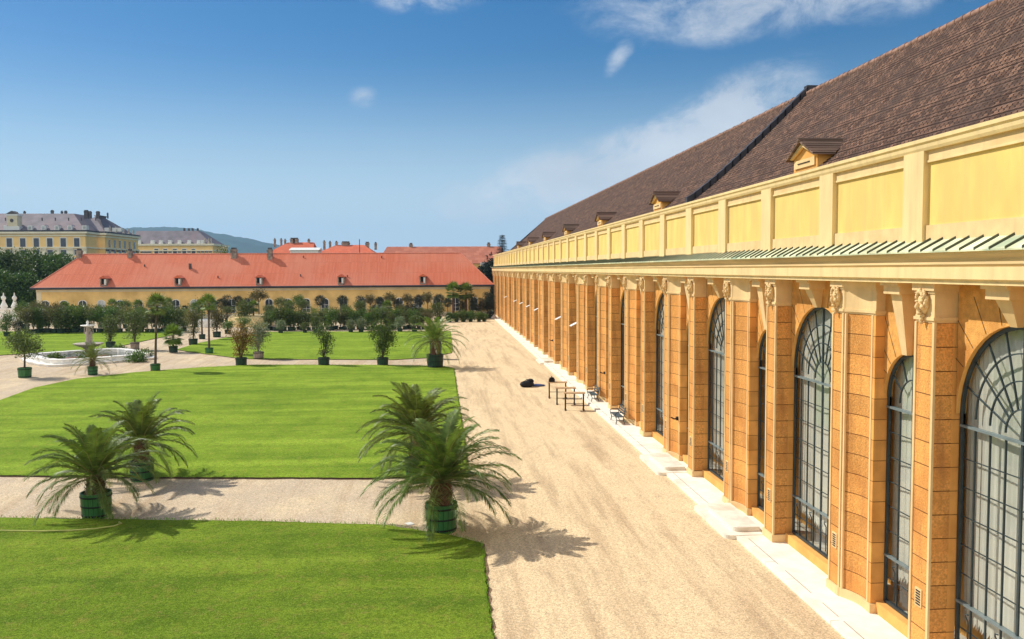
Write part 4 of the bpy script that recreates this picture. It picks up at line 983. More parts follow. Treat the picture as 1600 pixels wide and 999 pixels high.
def palm_crown(r, z0, L_, nf, lo=-25, hi=82, leafm=None, droop=.78, lw=.038, ll=.45, nl=34, crad=.12):
    mb = MB()
    for i in range(nf):
        t = (i+.5)/nf; elev = R(hi+(lo-hi)*t**1.0+r.uniform(-7, 7)); az = i*2.39996+r.uniform(-.25, .25)
        L = L_*r.uniform(.85, 1.08)*(.84+.18*min(1, t*1.9))
        p = Vector((crad*math.cos(az), crad*math.sin(az), z0+.22*(1-t))); seg = 12; pts = [p.copy()]; el = elev; tw = r.uniform(-.12, .12)
        for s in range(seg):
            u = (s+1)/seg
            el -= (R(7.2)*u**1.3+R(1.0))*droop*(.5+.7*max(0, math.cos(el)))*r.uniform(.9, 1.1)*1.55
            az2 = az+tw*u; d = Vector((math.cos(el)*math.cos(az2), math.cos(el)*math.sin(az2), math.sin(el))); p = p+d*L/seg; pts.append(p.copy())
        mb.tube([pts[0], pts[3], pts[6], pts[9], pts[-1]], [.028, .02, .014, .009, .004], 4, 1, cap=False, smooth=False)
        side0 = Vector((-math.sin(az), math.cos(az), 0))
        for j in range(nl):
            u = .10+.90*(j+.5)/nl; f = u*seg; k = min(seg-1, int(f)); q = pts[k].lerp(pts[k+1], f-k); d = (pts[k+1]-pts[k]).normalized()
            nrm = side0.cross(d).normalized()*-1
            if nrm.z < 0: nrm = -nrm
            l = ll*(math.sin(math.pi*min(1, u*.82+.14))**.6)*r.uniform(.85, 1.1)*(L_/2.6)
            for s in (-1, 1):
                dd = (side0*s*.80+d*(.45+.5*u)+nrm*r.uniform(.10, .42)+Vector((0, 0, -.12))).normalized()
                w = lw*(L_/2.6); a = q; b_ = q+dd*l*.5+Vector((0, 0, .01)); c_ = q+dd*l-Vector((0, 0, l*r.uniform(.10, .25)))
                wv = (d*.85+nrm*.3).normalized()*w*.5
                mb.add([a-wv*.5, a+wv*.5, b_+wv, c_, b_-wv], [(0, 1, 2, 4), (4, 2, 3)], 0)
    return mb
def palm_trunk(r, z0, z1, r0, r1, stubs=90):
    mb = MB(); n = 9; mb.tube([(0, 0, z0+(z1-z0)*i/n) for i in range(n+1)], [r0+(r1-r0)*i/n for i in range(n+1)], 14)
    for i in range(stubs):
        a = i*2.39996; t = i/stubs; z = z0+(z1-z0)*t; rr_ = r0+(r1-r0)*t
        c, s = math.cos(a), math.sin(a); w = .055
        p = Vector((c*rr_*.95, s*rr_*.95, z)); sd = Vector((-s, c, 0))*w; o_ = Vector((c, s, 0))
        mb.add([p-sd, p+sd, p+o_*.09+sd*.6+Vector((0, 0, .11)), p+o_*.09-sd*.6+Vector((0, 0, .11)), p+Vector((0, 0, .13))], [(0, 1, 2, 3), (3, 2, 4)])
    return mb
def date_palm(seed, px, py, label, L_=2.6, nf=58, tz=.9, rad=.56, h=.98, rt=.34, group='large feather palms in green tubs', leafm=None, trunk_top=1.75, lo=-18, nl=60, dark=False):
    r = rs(seed); e = empty('potted_palm'); tag(e, label, 'palm', group)
    tub(e, rad, h, m_tubd if dark else m_tub)
    palm_trunk(r, h*.8, trunk_top, rt, rt*.85).build('trunk', m_bark, e)
    palm_crown(r, trunk_top-.05, L_, nf, lo=lo, nl=nl).build('crown', [leafm or m_palm, m_rachis], e)
    p = P(px, py); e.location = (p.x, p.y, .0); e.rotation_euler.z = r.uniform(0, 6)
    return e
date_palm(11, 690, 829, 'biggest feather palm in the foreground, green hooped tub beside the sandy drive', 2.8, 60, trunk_top=1.7, rt=.40, lo=0)
date_palm(12, 653, 751, 'feather palm directly behind the biggest foreground palm, its tub hidden', 2.6, 54, trunk_top=2.05, rad=.55, lo=-4)
date_palm(13, 151, 807, 'front left feather palm whose green hooped tub stands on the near cross path', 2.5, 50, trunk_top=1.5, rt=.34, rad=.54, h=.92, lo=-4)
date_palm(15, 222, 750, 'feather palm behind the front left palm, leaning over the middle lawn edge', 2.5, 44, trunk_top=1.6, rt=.32, rad=.50, h=.85, lo=-10)
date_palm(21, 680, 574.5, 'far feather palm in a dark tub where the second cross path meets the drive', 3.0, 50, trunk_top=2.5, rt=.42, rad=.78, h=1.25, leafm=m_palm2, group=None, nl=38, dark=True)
date_palm(22, 145, 586, 'small feather palm in green tub just in front of the fountain', 2.0, 34, trunk_top=1.35, rt=.22, rad=.42, h=.75, group=None, nl=30)
# extra grey tub behind the far palm
e = empty('plant_tub', tuple(P(681, 561))); tag(e, 'empty looking dark tub half hidden behind the far feather palm', 'tub'); e.location.z = .0
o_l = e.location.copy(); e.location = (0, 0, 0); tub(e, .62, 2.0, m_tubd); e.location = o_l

def place(e, px, py, rz=0, s=1.):
    p = P(px, py); e.location = (p.x, p.y, 0); e.rotation_euler.z = rz; e.scale = (s, s, s)
def shrub(seed, label, px, py, top, wpx, leafm, shape='vase', tubm=m_tubd, tubr=None, tubh=None, ls=.10, n=1500, cat='shrub', name='potted_shrub', bark=m_wood, lean=0, group=None):
    """a potted shrub sized from its outline: base, top and width measured in the photo"""
    r = rs(seed); p = P(px, py); Y = p.y; k = Y/F
    Ht = (py-top)*k*1.02; Wd = wpx*k; tr = tubr or min(.55, max(.28, Wd*.28)); th = tubh or tr*1.35
    e = empty(name); tag(e, label, cat, group); tub(e, tr, th, tubm, 2, staves=12)
    body = Ht-th; W2 = Wd/2
    if shape == 'vase': vols = [(0, 0, th+body*.72, W2*.92, W2*.92, body*.30), (W2*.25, 0, th+body*.50, W2*.72, W2*.72, body*.26), (-W2*.1, 0, th+body*.25, W2*.48, W2*.5, body*.24)]
    elif shape == 'ball': vols = [(0, 0, th+body*.55, W2, W2, body*.46)]
    elif shape == 'standard': vols = [(0, 0, Ht-W2*.85, W2, W2, W2*.8), (W2*.35, 0, Ht-W2*1.2, W2*.6, W2*.7, W2*.5), (-W2*.4, .1, Ht-W2*.75, W2*.55, W2*.6, W2*.5)]
    elif shape == 'column': vols = [(0, 0, th+body*.52, W2, W2, body*.5)]
    elif shape == 'sparse': vols = [(r.uniform(-.4, .4)*W2, r.uniform(-.4, .4)*W2, th+body*t_, W2*.55, W2*.55, body*.14) for t_ in (.12, .28, .42, .56, .7, .84)]+[(W2*.45, 0, th+body*.55, W2*.5, W2*.5, body*.12), (-W2*.5, 0, th+body*.62, W2*.45, W2*.5, body*.12)]
    foliage(r, vols, n, ls, fill=.55).build('crown', leafm, e)
    mb = MB()
    if shape in ('standard',):
        mb.tube([(0, 0, th*.8), (.04, 0, Ht*.4), (0, 0, Ht-W2)], [.09, .07, .05], 7)
    zt = Ht-W2*.6 if shape != 'standard' else Ht-W2
    for i in range(7 if shape != 'standard' else 5):
        a = r.uniform(0, 6.28); w = W2*r.uniform(.3, .7); z_0 = th*.8 if shape != 'standard' else Ht-W2*1.4
        mb.tube([(0, 0, z_0), (w*.4*math.cos(a), w*.4*math.sin(a), (z_0+zt)/2), (w*math.cos(a), w*math.sin(a), zt)], [.045, .03, .012], 5)
    mb.build('stem', bark, e)
    place(e, px, py, lean); return e
shrub(31, 'round crowned olive tree on a bare stem in green tub at the left edge', 39, 590, 519, 50, m_leafA, 'standard', m_tub, .55, .85, .11, 2200, 'tree', 'potted_tree')
shrub(32, 'yellow and russet leaved bush at the tip of the middle lawn', 377, 571, 512, 42, m_leafE, 'vase', ls=.11, n=1700)
shrub(33, 'grey green round bush right behind the russet bush', 404, 561, 504, 38, m_leafD, 'vase', m_chim, ls=.11, n=1700, bark=m_pale)
shrub(34, 'sparse see-through green shrub in dark tub on the cross path, left of the dense one', 506, 571, 505, 34, m_leafB, 'sparse', ls=.12, n=900)
shrub(35, 'dense tall green shrub in dark tub next to the far feather palm', 598, 571, 503, 46, m_leafB, 'vase', ls=.12, n=2400)
shrub(36, 'dark tapering bush directly right of the fountain figure', 173, 544, 495, 26, m_leafA, 'vase', ls=.12, n=1300)
shrub(37, 'wide olive bush with fan of stems in grey tub, second right of the fountain', 211, 547, 481, 44, m_leafA, 'vase', m_chim, .5, .9, .12, 2000)
shrub(38, 'tall olive coloured bush between the two slim palms, left one', 302, 539, 481, 28, m_leafF, 'vase', ls=.12, n=1300)
shrub(39, 'tall dark bush just right of the farther slim palm', 339, 527, 480, 26, m_leafF, 'vase', ls=.13, n=1200)
shrub(40, 'small round green bush above the russet bush', 356, 522, 503, 17, m_leafB, 'ball', ls=.13, n=600)
shrub(41, 'low conical green bush behind the grey green bush', 381, 520, 497, 22, m_leafG, 'vase', ls=.13, n=600)
# fan palm bush and slim fan palms
def fan_crown(r, z0, R_, n, leafm, lo=-55, hi=85):
    mb = MB(); R_ *= 1.1
    for i in range(n):
        t = (i+.5)/n; el = R(hi+(lo-hi)*t+r.uniform(-8, 8)); az = i*2.39996
        d = Vector((math.cos(el)*math.cos(az), math.cos(el)*math.sin(az), math.sin(el))); q = Vector((0, 0, z0))+d*R_*.5
        mb.tube([(0, 0, z0), q], [.012, .009], 4, 1, cap=False, smooth=False)
        side = Vector((-math.sin(az), math.cos(az), 0))
        for j in range(13):
            a = R(-105+210*j/12); dd = (d*math.cos(a)+side*math.sin(a)+Vector((0, 0, -.12*abs(a)))).normalized()
            mb.leaf(q, dd, side.cross(d), R_*.55*r.uniform(.85, 1.1), R_*.09)
    return mb
def fan_palm(seed, label, px, py, top, leafm=m_palm2, tub_r=.42, tubm=m_tub, R_=1.0, n=26, lean_px=0, trad=.10, group=None, bark=m_wood):
    r = rs(seed); p = P(px, py); k = p.y/F; Ht = (py-top)*k*1.02
    e = empty('slim_palm' if Ht > 3 else 'palmetto'); tag(e, label, 'palm', group); tub(e, tub_r, tub_r*1.5, tubm, 2, staves=14)
    zc = Ht-R_*.75; lx = lean_px*k
    if zc > tub_r*1.5: mb = MB(); mb.tube([(0, 0, tub_r*1.2), (lx*.4, 0, zc*.5), (lx, 0, zc)], [trad*1.25, trad, trad*1.15], 8); mb.build('trunk', bark, e)
    c = fan_crown(r, zc, R_, n, leafm); c.v = [v+Vector((lx, 0, 0)) for v in c.v]; c.build('crown', [leafm, m_rachis], e)
    place(e, px, py); return e
fan_palm(51, 'tallest slim fan palm on a thin leaning trunk in green tub by the plaza', 243, 580, 468, m_palm, .44, R_=1.15, lean_px=5)
fan_palm(52, 'slim fan palm with bright yellowish crown standing at the far lawn tip', 327, 553, 466, m_palm2, .44, R_=1.1, lean_px=1)
fan_palm(53, 'low bright green palmetto in dark tub between the plaza and far lawn', 271, 551, 513, m_palm2, .48, m_tubd, R_=1.35, n=40)
fan_palm(54, 'slender small palm in dark tub beside the dark plaza bush', 316, 530, 472, m_palm, .42, m_tubd, R_=.9)

# topiary and the crowd of potted plants before the wing ---------------------------
def proto(kind, seed):
    """one potted plant about 1 unit true size; returns an Empty with tub, stem, crown"""
    r = rs(seed); e = empty('potted_plant')
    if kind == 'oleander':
        tub(e, .42, .6, m_tubd, 2, staves=10); mb = MB()
        for i in range(6): a = i+r.random(); mb.tube([(0, 0, .5), (.25*math.cos(a), .25*math.sin(a), 1.6), (.7*math.cos(a), .7*math.sin(a), 2.9)], [.05, .04, .015], 5)
        mb.build('stem', m_pale, e)
        foliage(r, [(0, 0, 2.75, 1.15, 1.15, .75), (.4, 0, 2.2, .8, .8, .6), (-.4, .2, 2.1, .7, .7, .6)], 900, .15, fill=.6).build('crown', (m_leafF, m_leafA, m_leafB)[seed % 3], e)
    elif kind == 'bush':
        tub(e, .42, .6, m_tubd, 2, staves=10); foliage(r, [(0, 0, 1.9, 1.0, 1.0, 1.0), (.2, 0, 1.1, .75, .75, .6), (-.3, .1, 2.6, .6, .6, .6)], 900, .15, fill=.6).build('crown', (m_leafB, m_leafA, m_leafG)[seed % 3], e)
        mb = MB(); mb.tube([(0, 0, .5), (0, 0, 2.3)], [.07, .03], 6); mb.build('stem', m_wood, e)
    elif kind == 'lollipop':
        tub(e, .45, .65, m_tubd, 2, staves=10); mb = MB(); mb.tube([(0, 0, .5), (0, 0, 3.6)], .06, 6); mb.build('stem', m_wood, e)
        foliage(r, [(0, 0, 3.9, .92, .92, .92)], 1300, .12, fill=.25).build('crown', m_leafC, e)
    elif kind == 'cylinder':
        tub(e, .45, .65, m_tubd, 2, staves=10); mb = MB(); mb.tube([(0, 0, .5), (0, 0, 3.6)], .06, 6); mb.build('stem', m_wood, e)
        foliage(r, [(0, 0, 1.6, .72, .72, .9), (0, 0, 2.6, .75, .75, .9), (0, 0, 3.6, .72, .72, .95)], 1700, .12, fill=.25).build('crown', m_leafC, e)
    elif kind == 'round':
        tub(e, .4, .55, m_tubd, 2, staves=10); mb = MB(); mb.tube([(0, 0, .4), (0, 0, 1.5)], .06, 6); mb.build('stem', m_wood, e)
        foliage(r, [(0, 0, 1.45, .68, .68, .72)], 800, .12, fill=.3).build('crown', (m_leafA, m_leafC, m_leafD)[seed % 3], e)
    elif kind == 'hedge':
        tub(e, .4, .5, m_tubd, 2, staves=10); foliage(r, [(0, 0, 1.1, .9, .8, .9)], 900, .14, fill=.5).build('crown', m_leafG if seed % 2 else m_leafB, e)
        mb = MB(); mb.tube([(0, 0, .4), (0, 0, 1.3)], .06, 6); mb.build('stem', m_wood, e)
    elif kind == 'tree':
        tub(e, .5, .7, m_tubd, 2, staves=10); mb = MB(); mb.tube([(0, 0, .5), (.05, 0, 3.6)], [.09, .06], 6)
        for i in range(5): a = i*1.3; mb.tube([(.05, 0, 3.0), (.8*math.cos(a), .8*math.sin(a), 4.2)], [.04, .015], 5)
        mb.build('stem', m_wood, e)
        foliage(r, [(0, 0, 4.3, 1.2, 1.2, .75), (.7, 0, 4.0, .8, .8, .6), (-.8, .2, 4.1, .7, .7, .55)], 1100, .14, fill=.6).build('crown', (m_leafB, m_leafA, m_leafF)[seed % 3], e)
    elif kind == 'spiky':
        tub(e, .42, .6, m_tubd, 2, staves=10); mb = MB(); mb.tube([(0, 0, .4), (0, 0, 3.3)], [.16, .13], 8); mb.build('trunk', m_bark, e)
        c = fan_crown(r, 3.4, 1.25, 34, m_palm); c.build('crown', [m_palm, m_rachis], e)
    elif kind == 'feather':
        tub(e, .45, .6, m_tubd, 2, staves=10); mb = MB(); mb.tube([(0, 0, .4), (0, 0, 1.5)], [.25, .2], 8); mb.build('trunk', m_bark, e)
        palm_crown(r, 1.4, 1.9, 26, nl=14, lw=.08).build('crown', [m_palm, m_rachis], e)
    return e
PROT = {}
KD = {'oleander': ('pale stemmed bush', 'shrub', 3, 3.5), 'bush': ('leafy green bush', 'shrub', 3, 3.1), 'lollipop': ('dark ball topiary', 'topiary', 1, 4.8), 'cylinder': ('dark clipped column', 'topiary', 1, 4.5),
      'round': ('small round shrub', 'shrub', 3, 2.2), 'hedge': ('low fresh bush', 'shrub', 2, 2.0), 'tree': ('bushy crowned tree', 'tree', 3, 5.0), 'spiky': ('rough trunked fan palm', 'palm', 1, 4.5), 'feather': ('small feather palm', 'palm', 1, 3.2)}
NM = {'oleander': 'potted_shrub', 'bush': 'potted_shrub', 'lollipop': 'clipped_tree', 'cylinder': 'clipped_tree', 'round': 'potted_shrub', 'hedge': 'potted_shrub', 'tree': 'potted_tree', 'spiky': 'fan_palm', 'feather': 'potted_palm'}
ROWS = []
def crowd(kind, x, y, s, row, sx=1.):
    v = rs(int(x*131+y*17)).randrange(KD[kind][2]); key = (kind, v)
    if key not in PROT: PROT[key] = proto(kind, 100+v); e = PROT[key]
    else: e = copy_tree(PROT[key])
    e.name = NM[kind]; e.location = (x, y, 0); r = rs(int(x*77)); e.rotation_euler.z = r.uniform(0, 6.28); e.scale = (s*sx, s*sx, s)
    ROWS.append((row, kind, x/y, e)); return e
def crowd_px(kind, px, top, Y, row, wpx=None):
    x = px_x(px, Y); zt = px_z(px, top, Y); s = max(.35, zt/KD[kind][3]); crowd(kind, x, Y, s, row)
r = rs(77)
# front row along the far lawns (bases about y=512..517 in the photo)
for px, top, kind in ((437, 501, 'round'), (475, 504, 'round'), (493, 495, 'round'), (547, 500, 'round'), (563, 498, 'round'), (624, 496, 'round'), (647, 494, 'round'), (27, 503, 'round'), (8, 490, 'bush')):
    crowd_px(kind, px, top, 124.5, 'front row')
for i in range(27):       # oleander belt left of the gap
    px = 38+i*9.4+r.uniform(-3, 3); crowd_px(r.choice(['oleander', 'bush', 'oleander', 'bush', 'hedge']), px, r.uniform(479, 490), 130+r.uniform(-1, 1), 'left belt')
for i in range(38):
    px = 415+i*7.2+r.uniform(-2, 2)
    if px > 672: break
    crowd_px(r.choice(['oleander', 'oleander', 'bush']), px, r.uniform(481, 490), 131+r.uniform(-1.5, 1), 'right belt')
for i in range(28):
    px = 40+i*22.5+r.uniform(-5, 5)
    if 640 < px: break
    crowd_px(r.choice(['tree', 'bush', 'feather', 'oleander', 'spiky', 'tree']), px, r.uniform(469, 481), 141+r.uniform(-2, 2), 'middle row')
for px, top, kind in ((345, 468, 'lollipop'), (354, 462, 'cylinder'), (371, 464, 'lollipop'), (386, 466, 'cylinder'), (404, 454, 'tree'), (438, 466, 'tree'), (452, 470, 'spiky'), (466, 462, 'tree'), (500, 463, 'lollipop'), (535, 463, 'lollipop'), (563, 463, 'cylinder'), (578, 462, 'tree'), (593, 465, 'lollipop'),
                      (608, 459, 'tree'), (620, 470, 'lollipop'), (636, 461, 'tree'), (655, 462, 'lollipop'), (668, 458, 'tree'), (686, 461, 'lollipop'), (699, 467, 'lollipop'), (288, 478, 'lollipop'), (305, 474, 'lollipop'), (100, 472, 'spiky'), (175, 468, 'spiky'), (215, 469, 'spiky'), (262, 466, 'spiky'), (30, 478, 'tree'), (125, 478, 'tree'), (330, 470, 'tree'), (52, 473, 'tree'), (194, 470, 'tree'), (238, 470, 'tree')):
    crowd_px(kind, px, top, 154+r.uniform(-2, 2), 'rear row')
for px, top, kind in ((586, 478, 'round'), (603, 477, 'round'), (628, 479, 'round'), (641, 476, 'round'), (656, 482, 'round'), (668, 484, 'round'), (683, 474, 'round'), (702, 489, 'hedge'), (713, 488, 'hedge'), (724, 486, 'hedge'), (735, 487, 'hedge'), (748, 488, 'hedge'), (756, 490, 'hedge')):
    crowd_px(kind, px, top, 147, 'right rear row')
for px, top, kind in ((708, 442, 'spiky'), (728, 443, 'spiky'), (722, 463, 'cylinder'), (738, 460, 'cylinder'), (751, 466, 'cylinder'), (762, 457, 'cylinder'), (766, 459, 'cylinder')):
    crowd_px(kind, px, top, 157, 'arcade corner')
WORD = ['leftmost', 'second', 'third', 'fourth', 'fifth', 'sixth', 'seventh', 'eighth', 'ninth', 'tenth', 'eleventh', 'twelfth', 'thirteenth', 'fourteenth', 'fifteenth', 'sixteenth', 'seventeenth', 'eighteenth', 'nineteenth', 'twentieth']
grp = {}
for t in ROWS: grp.setdefault((t[0], t[1]), []).append(t)
for (row, kind), lst in grp.items():
    lst.sort(key=lambda t: t[2])
    for i, t in enumerate(lst):
        w = WORD[i] if i < len(WORD) else 'far right'
        pos = w if i == 0 and len(lst) > 1 else (w+' from left' if len(lst) > 1 else 'only')
        if len(lst) > 1 and i == len(lst)-1: pos = 'rightmost'
        tag(t[3], '%s, %s of its kind in the %s' % (KD[kind][0], pos, row), KD[kind][1], 'potted plants crowded before the low ochre wing')

# garden trees far left, tree top behind wing, fir
def big_tree(seed, label, px, py_top, Y, W2, leafm=m_treeA, n=9000, name='tree'):
    r = rs(seed); x = px_x(px, Y); Ht = px_z(px, py_top, Y); e = empty(name); tag(e, label, 'tree', 'dark leafy trees beyond the wing')
    mb = MB(); mb.tube([(0, 0, -.2), (.2, 0, Ht*.35), (0, 0, Ht*.8)], [.5, .36, .1], 8)
    vols = []
    for i in range(11):
        a = r.uniform(0, 6.28); q = r.uniform(.25, .75)*W2; z = Ht*r.uniform(.34, .84); rr_ = W2*r.uniform(.38, .55)*(1.15-.45*z/Ht)
        vols.append((q*math.cos(a), q*math.sin(a), z, rr_, rr_, rr_*.75)); mb.tube([(0, 0, z*.55), (q*math.cos(a)*.8, q*math.sin(a)*.8, z)], [.16, .05], 5)
    vols.append((0, 0, Ht*.86, W2*.45, W2*.45, Ht*.14)); vols.append((0, 0, Ht*.55, W2*.6, W2*.6, Ht*.3))
    mb.build('trunk', m_wood, e); foliage(r, vols, n, .42, fill=.5).build('crown', leafm, e); e.location = (x, Y, 0); return e
for i, (px, top, Y, w, lab) in enumerate(((-70, 398, 196, 6.5, 'dark tree partly cut off by the left picture edge'), (-22, 395, 188, 6.5, 'tall dark tree at the left edge below the palace'), (18, 394, 192, 6, 'tall dark tree under the ornate palace dormer'), (52, 391, 200, 6.2, 'highest dark tree right of the ornate palace dormer'), (84, 402, 197, 5.5, 'dark tree touching the left slope of the red roof'), (100, 399, 222, 5, 'green tree top showing over the left end of the red roof'), (0, 425, 180, 4.5, 'lower bushy tree behind the stone gate finials'), (40, 430, 182, 4.2, 'lower bushy tree between the gate finials and the wing'))):
    big_tree(200+i, lab, px, top, Y, w)
big_tree(220, 'small dark tree top peeping over the red roof before the hill', 352, 388, 250, 5.0, n=2500)
def fir(px, top, Y, label):
    r = rs(5); Ht = px_z(px, top, Y); e = empty('fir_tree'); tag(e, label, 'tree'); mb = MB(); mb.tube([(0, 0, 0), (0, 0, Ht)], [.35, .03], 7); mb.build('trunk', m_wood, e); mb = MB()
    z = 2.
    while z < Ht-.1:
        t = 1-z/Ht; L_ = .35+5.2*t*(1+.25*math.sin(z*3)); n = 11
        for i in range(n):
            a = i*6.283/n+z*2.1+r.uniform(-.2, .2); d = Vector((math.cos(a), math.sin(a), -.22+.25*(1-t))); l = L_*r.uniform(.7, 1.1)
            for s in range(int(l/.28)+1):
                p = Vector((0, 0, z))+d*(s*.28)
                for q in (-1, 1): mb.leaf(p, (d+Vector((-d.y, d.x, 0))*q*.9+Vector((0, 0, r.uniform(-.5, .2)))).normalized(), Vector((0, 0, 1)), .8*(1-.4*s*.28/l), .45)
        z += .34
    mb.build('crown', m_fir, e); e.location = (px_x(px, Y), Y, 0)
fir(785, 366, 195, 'dark pointed fir tree rising behind the far end of the arcade')
fir_ = big_tree(230, 'dark rounded tree between the brick red roof and the arcade', 772, 402, 190, 3.0, m_fir, 2200)

# ------------------------------------------------------------------ fountain
def fountain():
    c = P(139, 562); e = empty('fountain', (c.x, c.y, 0)); tag(e, 'white stone fountain with lobed basin, bowl and column of figures', 'fountain')
    n = 72
    def rad(a, R0): return R0*(1+.10*math.cos(4*a+.4))+(.25 if math.cos(8*a+.8) > .55 else 0)
    def ringwall(ro, ri, z0, z1, mi=0):
        mb = MB(); vs = []
        for k in range(n):
            a = 2*math.pi*k/n
            for (rr_, z) in ((rad(a, ro), z0), (rad(a, ro), z1-.06), (rad(a, ro)+.08, z1-.06), (rad(a, ro)+.08, z1), (rad(a, ri), z1), (rad(a, ri), z0)): vs.append((c.x+rr_*math.cos(a), c.y+rr_*math.sin(a), z))
        m = 6; fs = [(k*m+i, ((k+1) % n)*m+i, ((k+1) % n)*m+i+1, k*m+i+1) for k in range(n) for i in range(m-1)]
        mb.add(vs, fs); return mb
    mb = ringwall(5.9, 5.2, -.02, .22); m2_ = ringwall(5.3, 4.5, .0, .62); mb.add(m2_.v, m2_.f); mb.build('basin', m_white, e)
    mb = MB(); mb.lathe([(.001, .3), (4.7, .3)], 40, c, cap=False)
    mw, nt, b = newmat('pool_water'); b.inputs['Base Color'].default_value = (.05, .07, .06, 1); b.inputs['Roughness'].default_value = .08
    tag(mb.build('basin_water', mw, e))
    H0 = len(list(e.children))
    mb = MB(); mb.lathe([(1.0, .2), (1.0, .5), (.6, .65), (.42, 1.3), (.5, 1.7), (.9, 2.0), (1.6, 2.3), (1.95, 2.5), (1.95, 2.62), (1.5, 2.55), (.3, 2.4)], 24, c, cap=False); mb.build('bowl', m_statue, e)
    mb = MB(); r = rs(3)
    mb.lathe([(.45, 2.3), (.42, 2.9), (.3, 3.4), (.28, 4.6), (.22, 5.3)], 14, c)
    for k in range(3):     # three entwined figures round the core
        a = 2*math.pi*k/3+.4; p = Vector((c.x+.32*math.cos(a), c.y+.32*math.sin(a), 0))
        mb.tube([p+Vector((0, 0, 2.5)), p+Vector((.06, 0, 3.2)), p+Vector((0, .03, 3.7)), p+Vector((0, 0, 4.3)), p+Vector((0, 0, 4.55))], [.22, .17, .2, .24, .09], 8)
        mb.blob(p+Vector((0, 0, 4.75)), .13, .13, .17, n=8)
        for s in (-1, 1): mb.tube([p+Vector((s*.15, 0, 4.4)), p+Vector((s*.34, .05, 4.1)), p+Vector((s*.3, 0, 4.9)), p+Vector((s*.2, 0, 5.25))], [.08, .07, .05, .05], 6)
    mb.build('figure_group', m_statue, e)
    mb = MB(); mb.lathe([(.2, 5.2), (.5, 5.28), (.95, 5.42), (.95, 5.52), (.3, 5.5), (.14, 5.7), (.2, 6.0), (.05, 6.25)], 18, c); mb.build('upper_bowl', m_white, e)
    for ch in list(e.children):
        if ch.name.split('.')[0] in ('bowl', 'figure_group', 'upper_bowl'): ch.scale = (.74, .74, .64)
    for i, (px, py, s, lab) in enumerate(((86, 569, .75, 'green clump at the left front rim of the fountain'), (134, 568, .7, 'green clump at the middle front rim of the fountain'), (214, 566, .8, 'round green clump at the right rim of the fountain'), (226, 560, .6, 'flatter green clump farthest right on the fountain rim'), (186, 552, .55, 'low clump on the rear right rim of the fountain'))):
        q = P(px, py); f = foliage(rs(i), [(0, 0, s*.55, s, s, s*.6)], 420, .16, fill=.5); o = f.build('fountain_plant', m_leafB); o.location = (q.x, q.y, 0); tag(o, lab, 'plant', 'green clumps round the fountain')
fountain()
# second pale basin beyond the far lawn
c = P(386, 511); mb = MB(); mb.lathe([(3.6, -.02), (3.6, 1.25), (3.3, 1.6), (1.2, 1.75), (.001, 1.75)], 24, (c.x, c.y+3, 0), cap=False); tag(mb.build('domed_cover', m_corn, loc=(c.x, c.y+3, 0)), 'low cream domed cover behind the grey green bush', 'cover')
for i, (px, py, w) in enumerate(((275, 517, 1.6), (324, 511, 1.5))):
    c = P(px, py); mb = MB(); mb.lathe([(w, -.02), (w, .9), (w*.9, 1.2), (.4, 1.35), (.001, 1.35)], 18, (c.x, c.y, 0), cap=False); tag(mb.build('domed_cover', m_white, loc=(c.x, c.y, 0)), ('small white dome cover beside the left palmetto', 'small white dome cover between the slim palms')[i], 'cover')
# gate piers with finials
for i, px in enumerate((5, 22)):
    x = px_x(px, 166); mb = MB(); e = empty('gate_pier', (x, 166, 0)); tag(e, ('white stone gate pier with finial, left one by the picture edge', 'white stone gate pier with taller finial beside the ochre wing', 'white gate pier cut off outside the left edge')[i], 'gate pier')
    h = px_z(px, 482, 166); mb.box(x-.6, x+.6, 165.4, 166.6, 0, h-.3, 0); mb.box(x-.75, x+.75, 165.3, 166.7, h-.3, h, 0); mb.build('pier_shaft', m_white, e)
    mb = MB(); mb.lathe([(.45, h), (.65, h+.3), (.55, h+.6), (.3, h+1.1), (.22, h+1.5), (.42, h+1.8), (.38, h+2.1), (.12, h+2.4), (.08, h+2.9)], 12, (x, 166, 0)); mb.build('finial', m_white, e)

# ------------------------------------------------------------------ furniture
def bench(px, py, label):
    e = empty('bench'); tag(e, label, 'bench', 'benches along the arcade'); L_ = 1.7
    for i in range(4): mb = MB(); mb.box(-L_/2, L_/2, .04+i*.115, .135+i*.115, .43, .46); mb.build('seat_slat', m_bench, e)
    for i in range(3): mb = MB(); mb.box(-L_/2, L_/2, .50+i*.035, .53+i*.035, .54+i*.13, .64+i*.13); mb.build('back_slat', m_bench, e)
    for s in (-1, 1):
        x = s*(L_/2-.12); mb = MB(); mb.tube([(x, .05, .0), (x, .1, .25), (x, .04, .42)], .025, 6); mb.tube([(x, .56, 0), (x, .47, .25), (x, .5, .44), (x, .62, .95)], .025, 6); mb.tube([(x, .1, .22), (x, .48, .22)], .018, 6); mb.tube([(x, .02, .42), (x, .5, .42)], .022, 6); mb.build('leg', m_iron, e)
        mb = MB(); mb.tube([(x, .04, .42), (x, 0, .58), (x, .12, .68), (x, .52, .66)], .022, 6); mb.build('armrest', m_iron, e)
    p = P(px, py, .12); e.location = (p.x, p.y, .12); e.rotation_euler.z = R(-90); return e
bench(957, 660, 'nearer slatted bench with iron legs beside the pilasters'); bench(920, 625, 'farther slatted bench on the pavement near the tables')
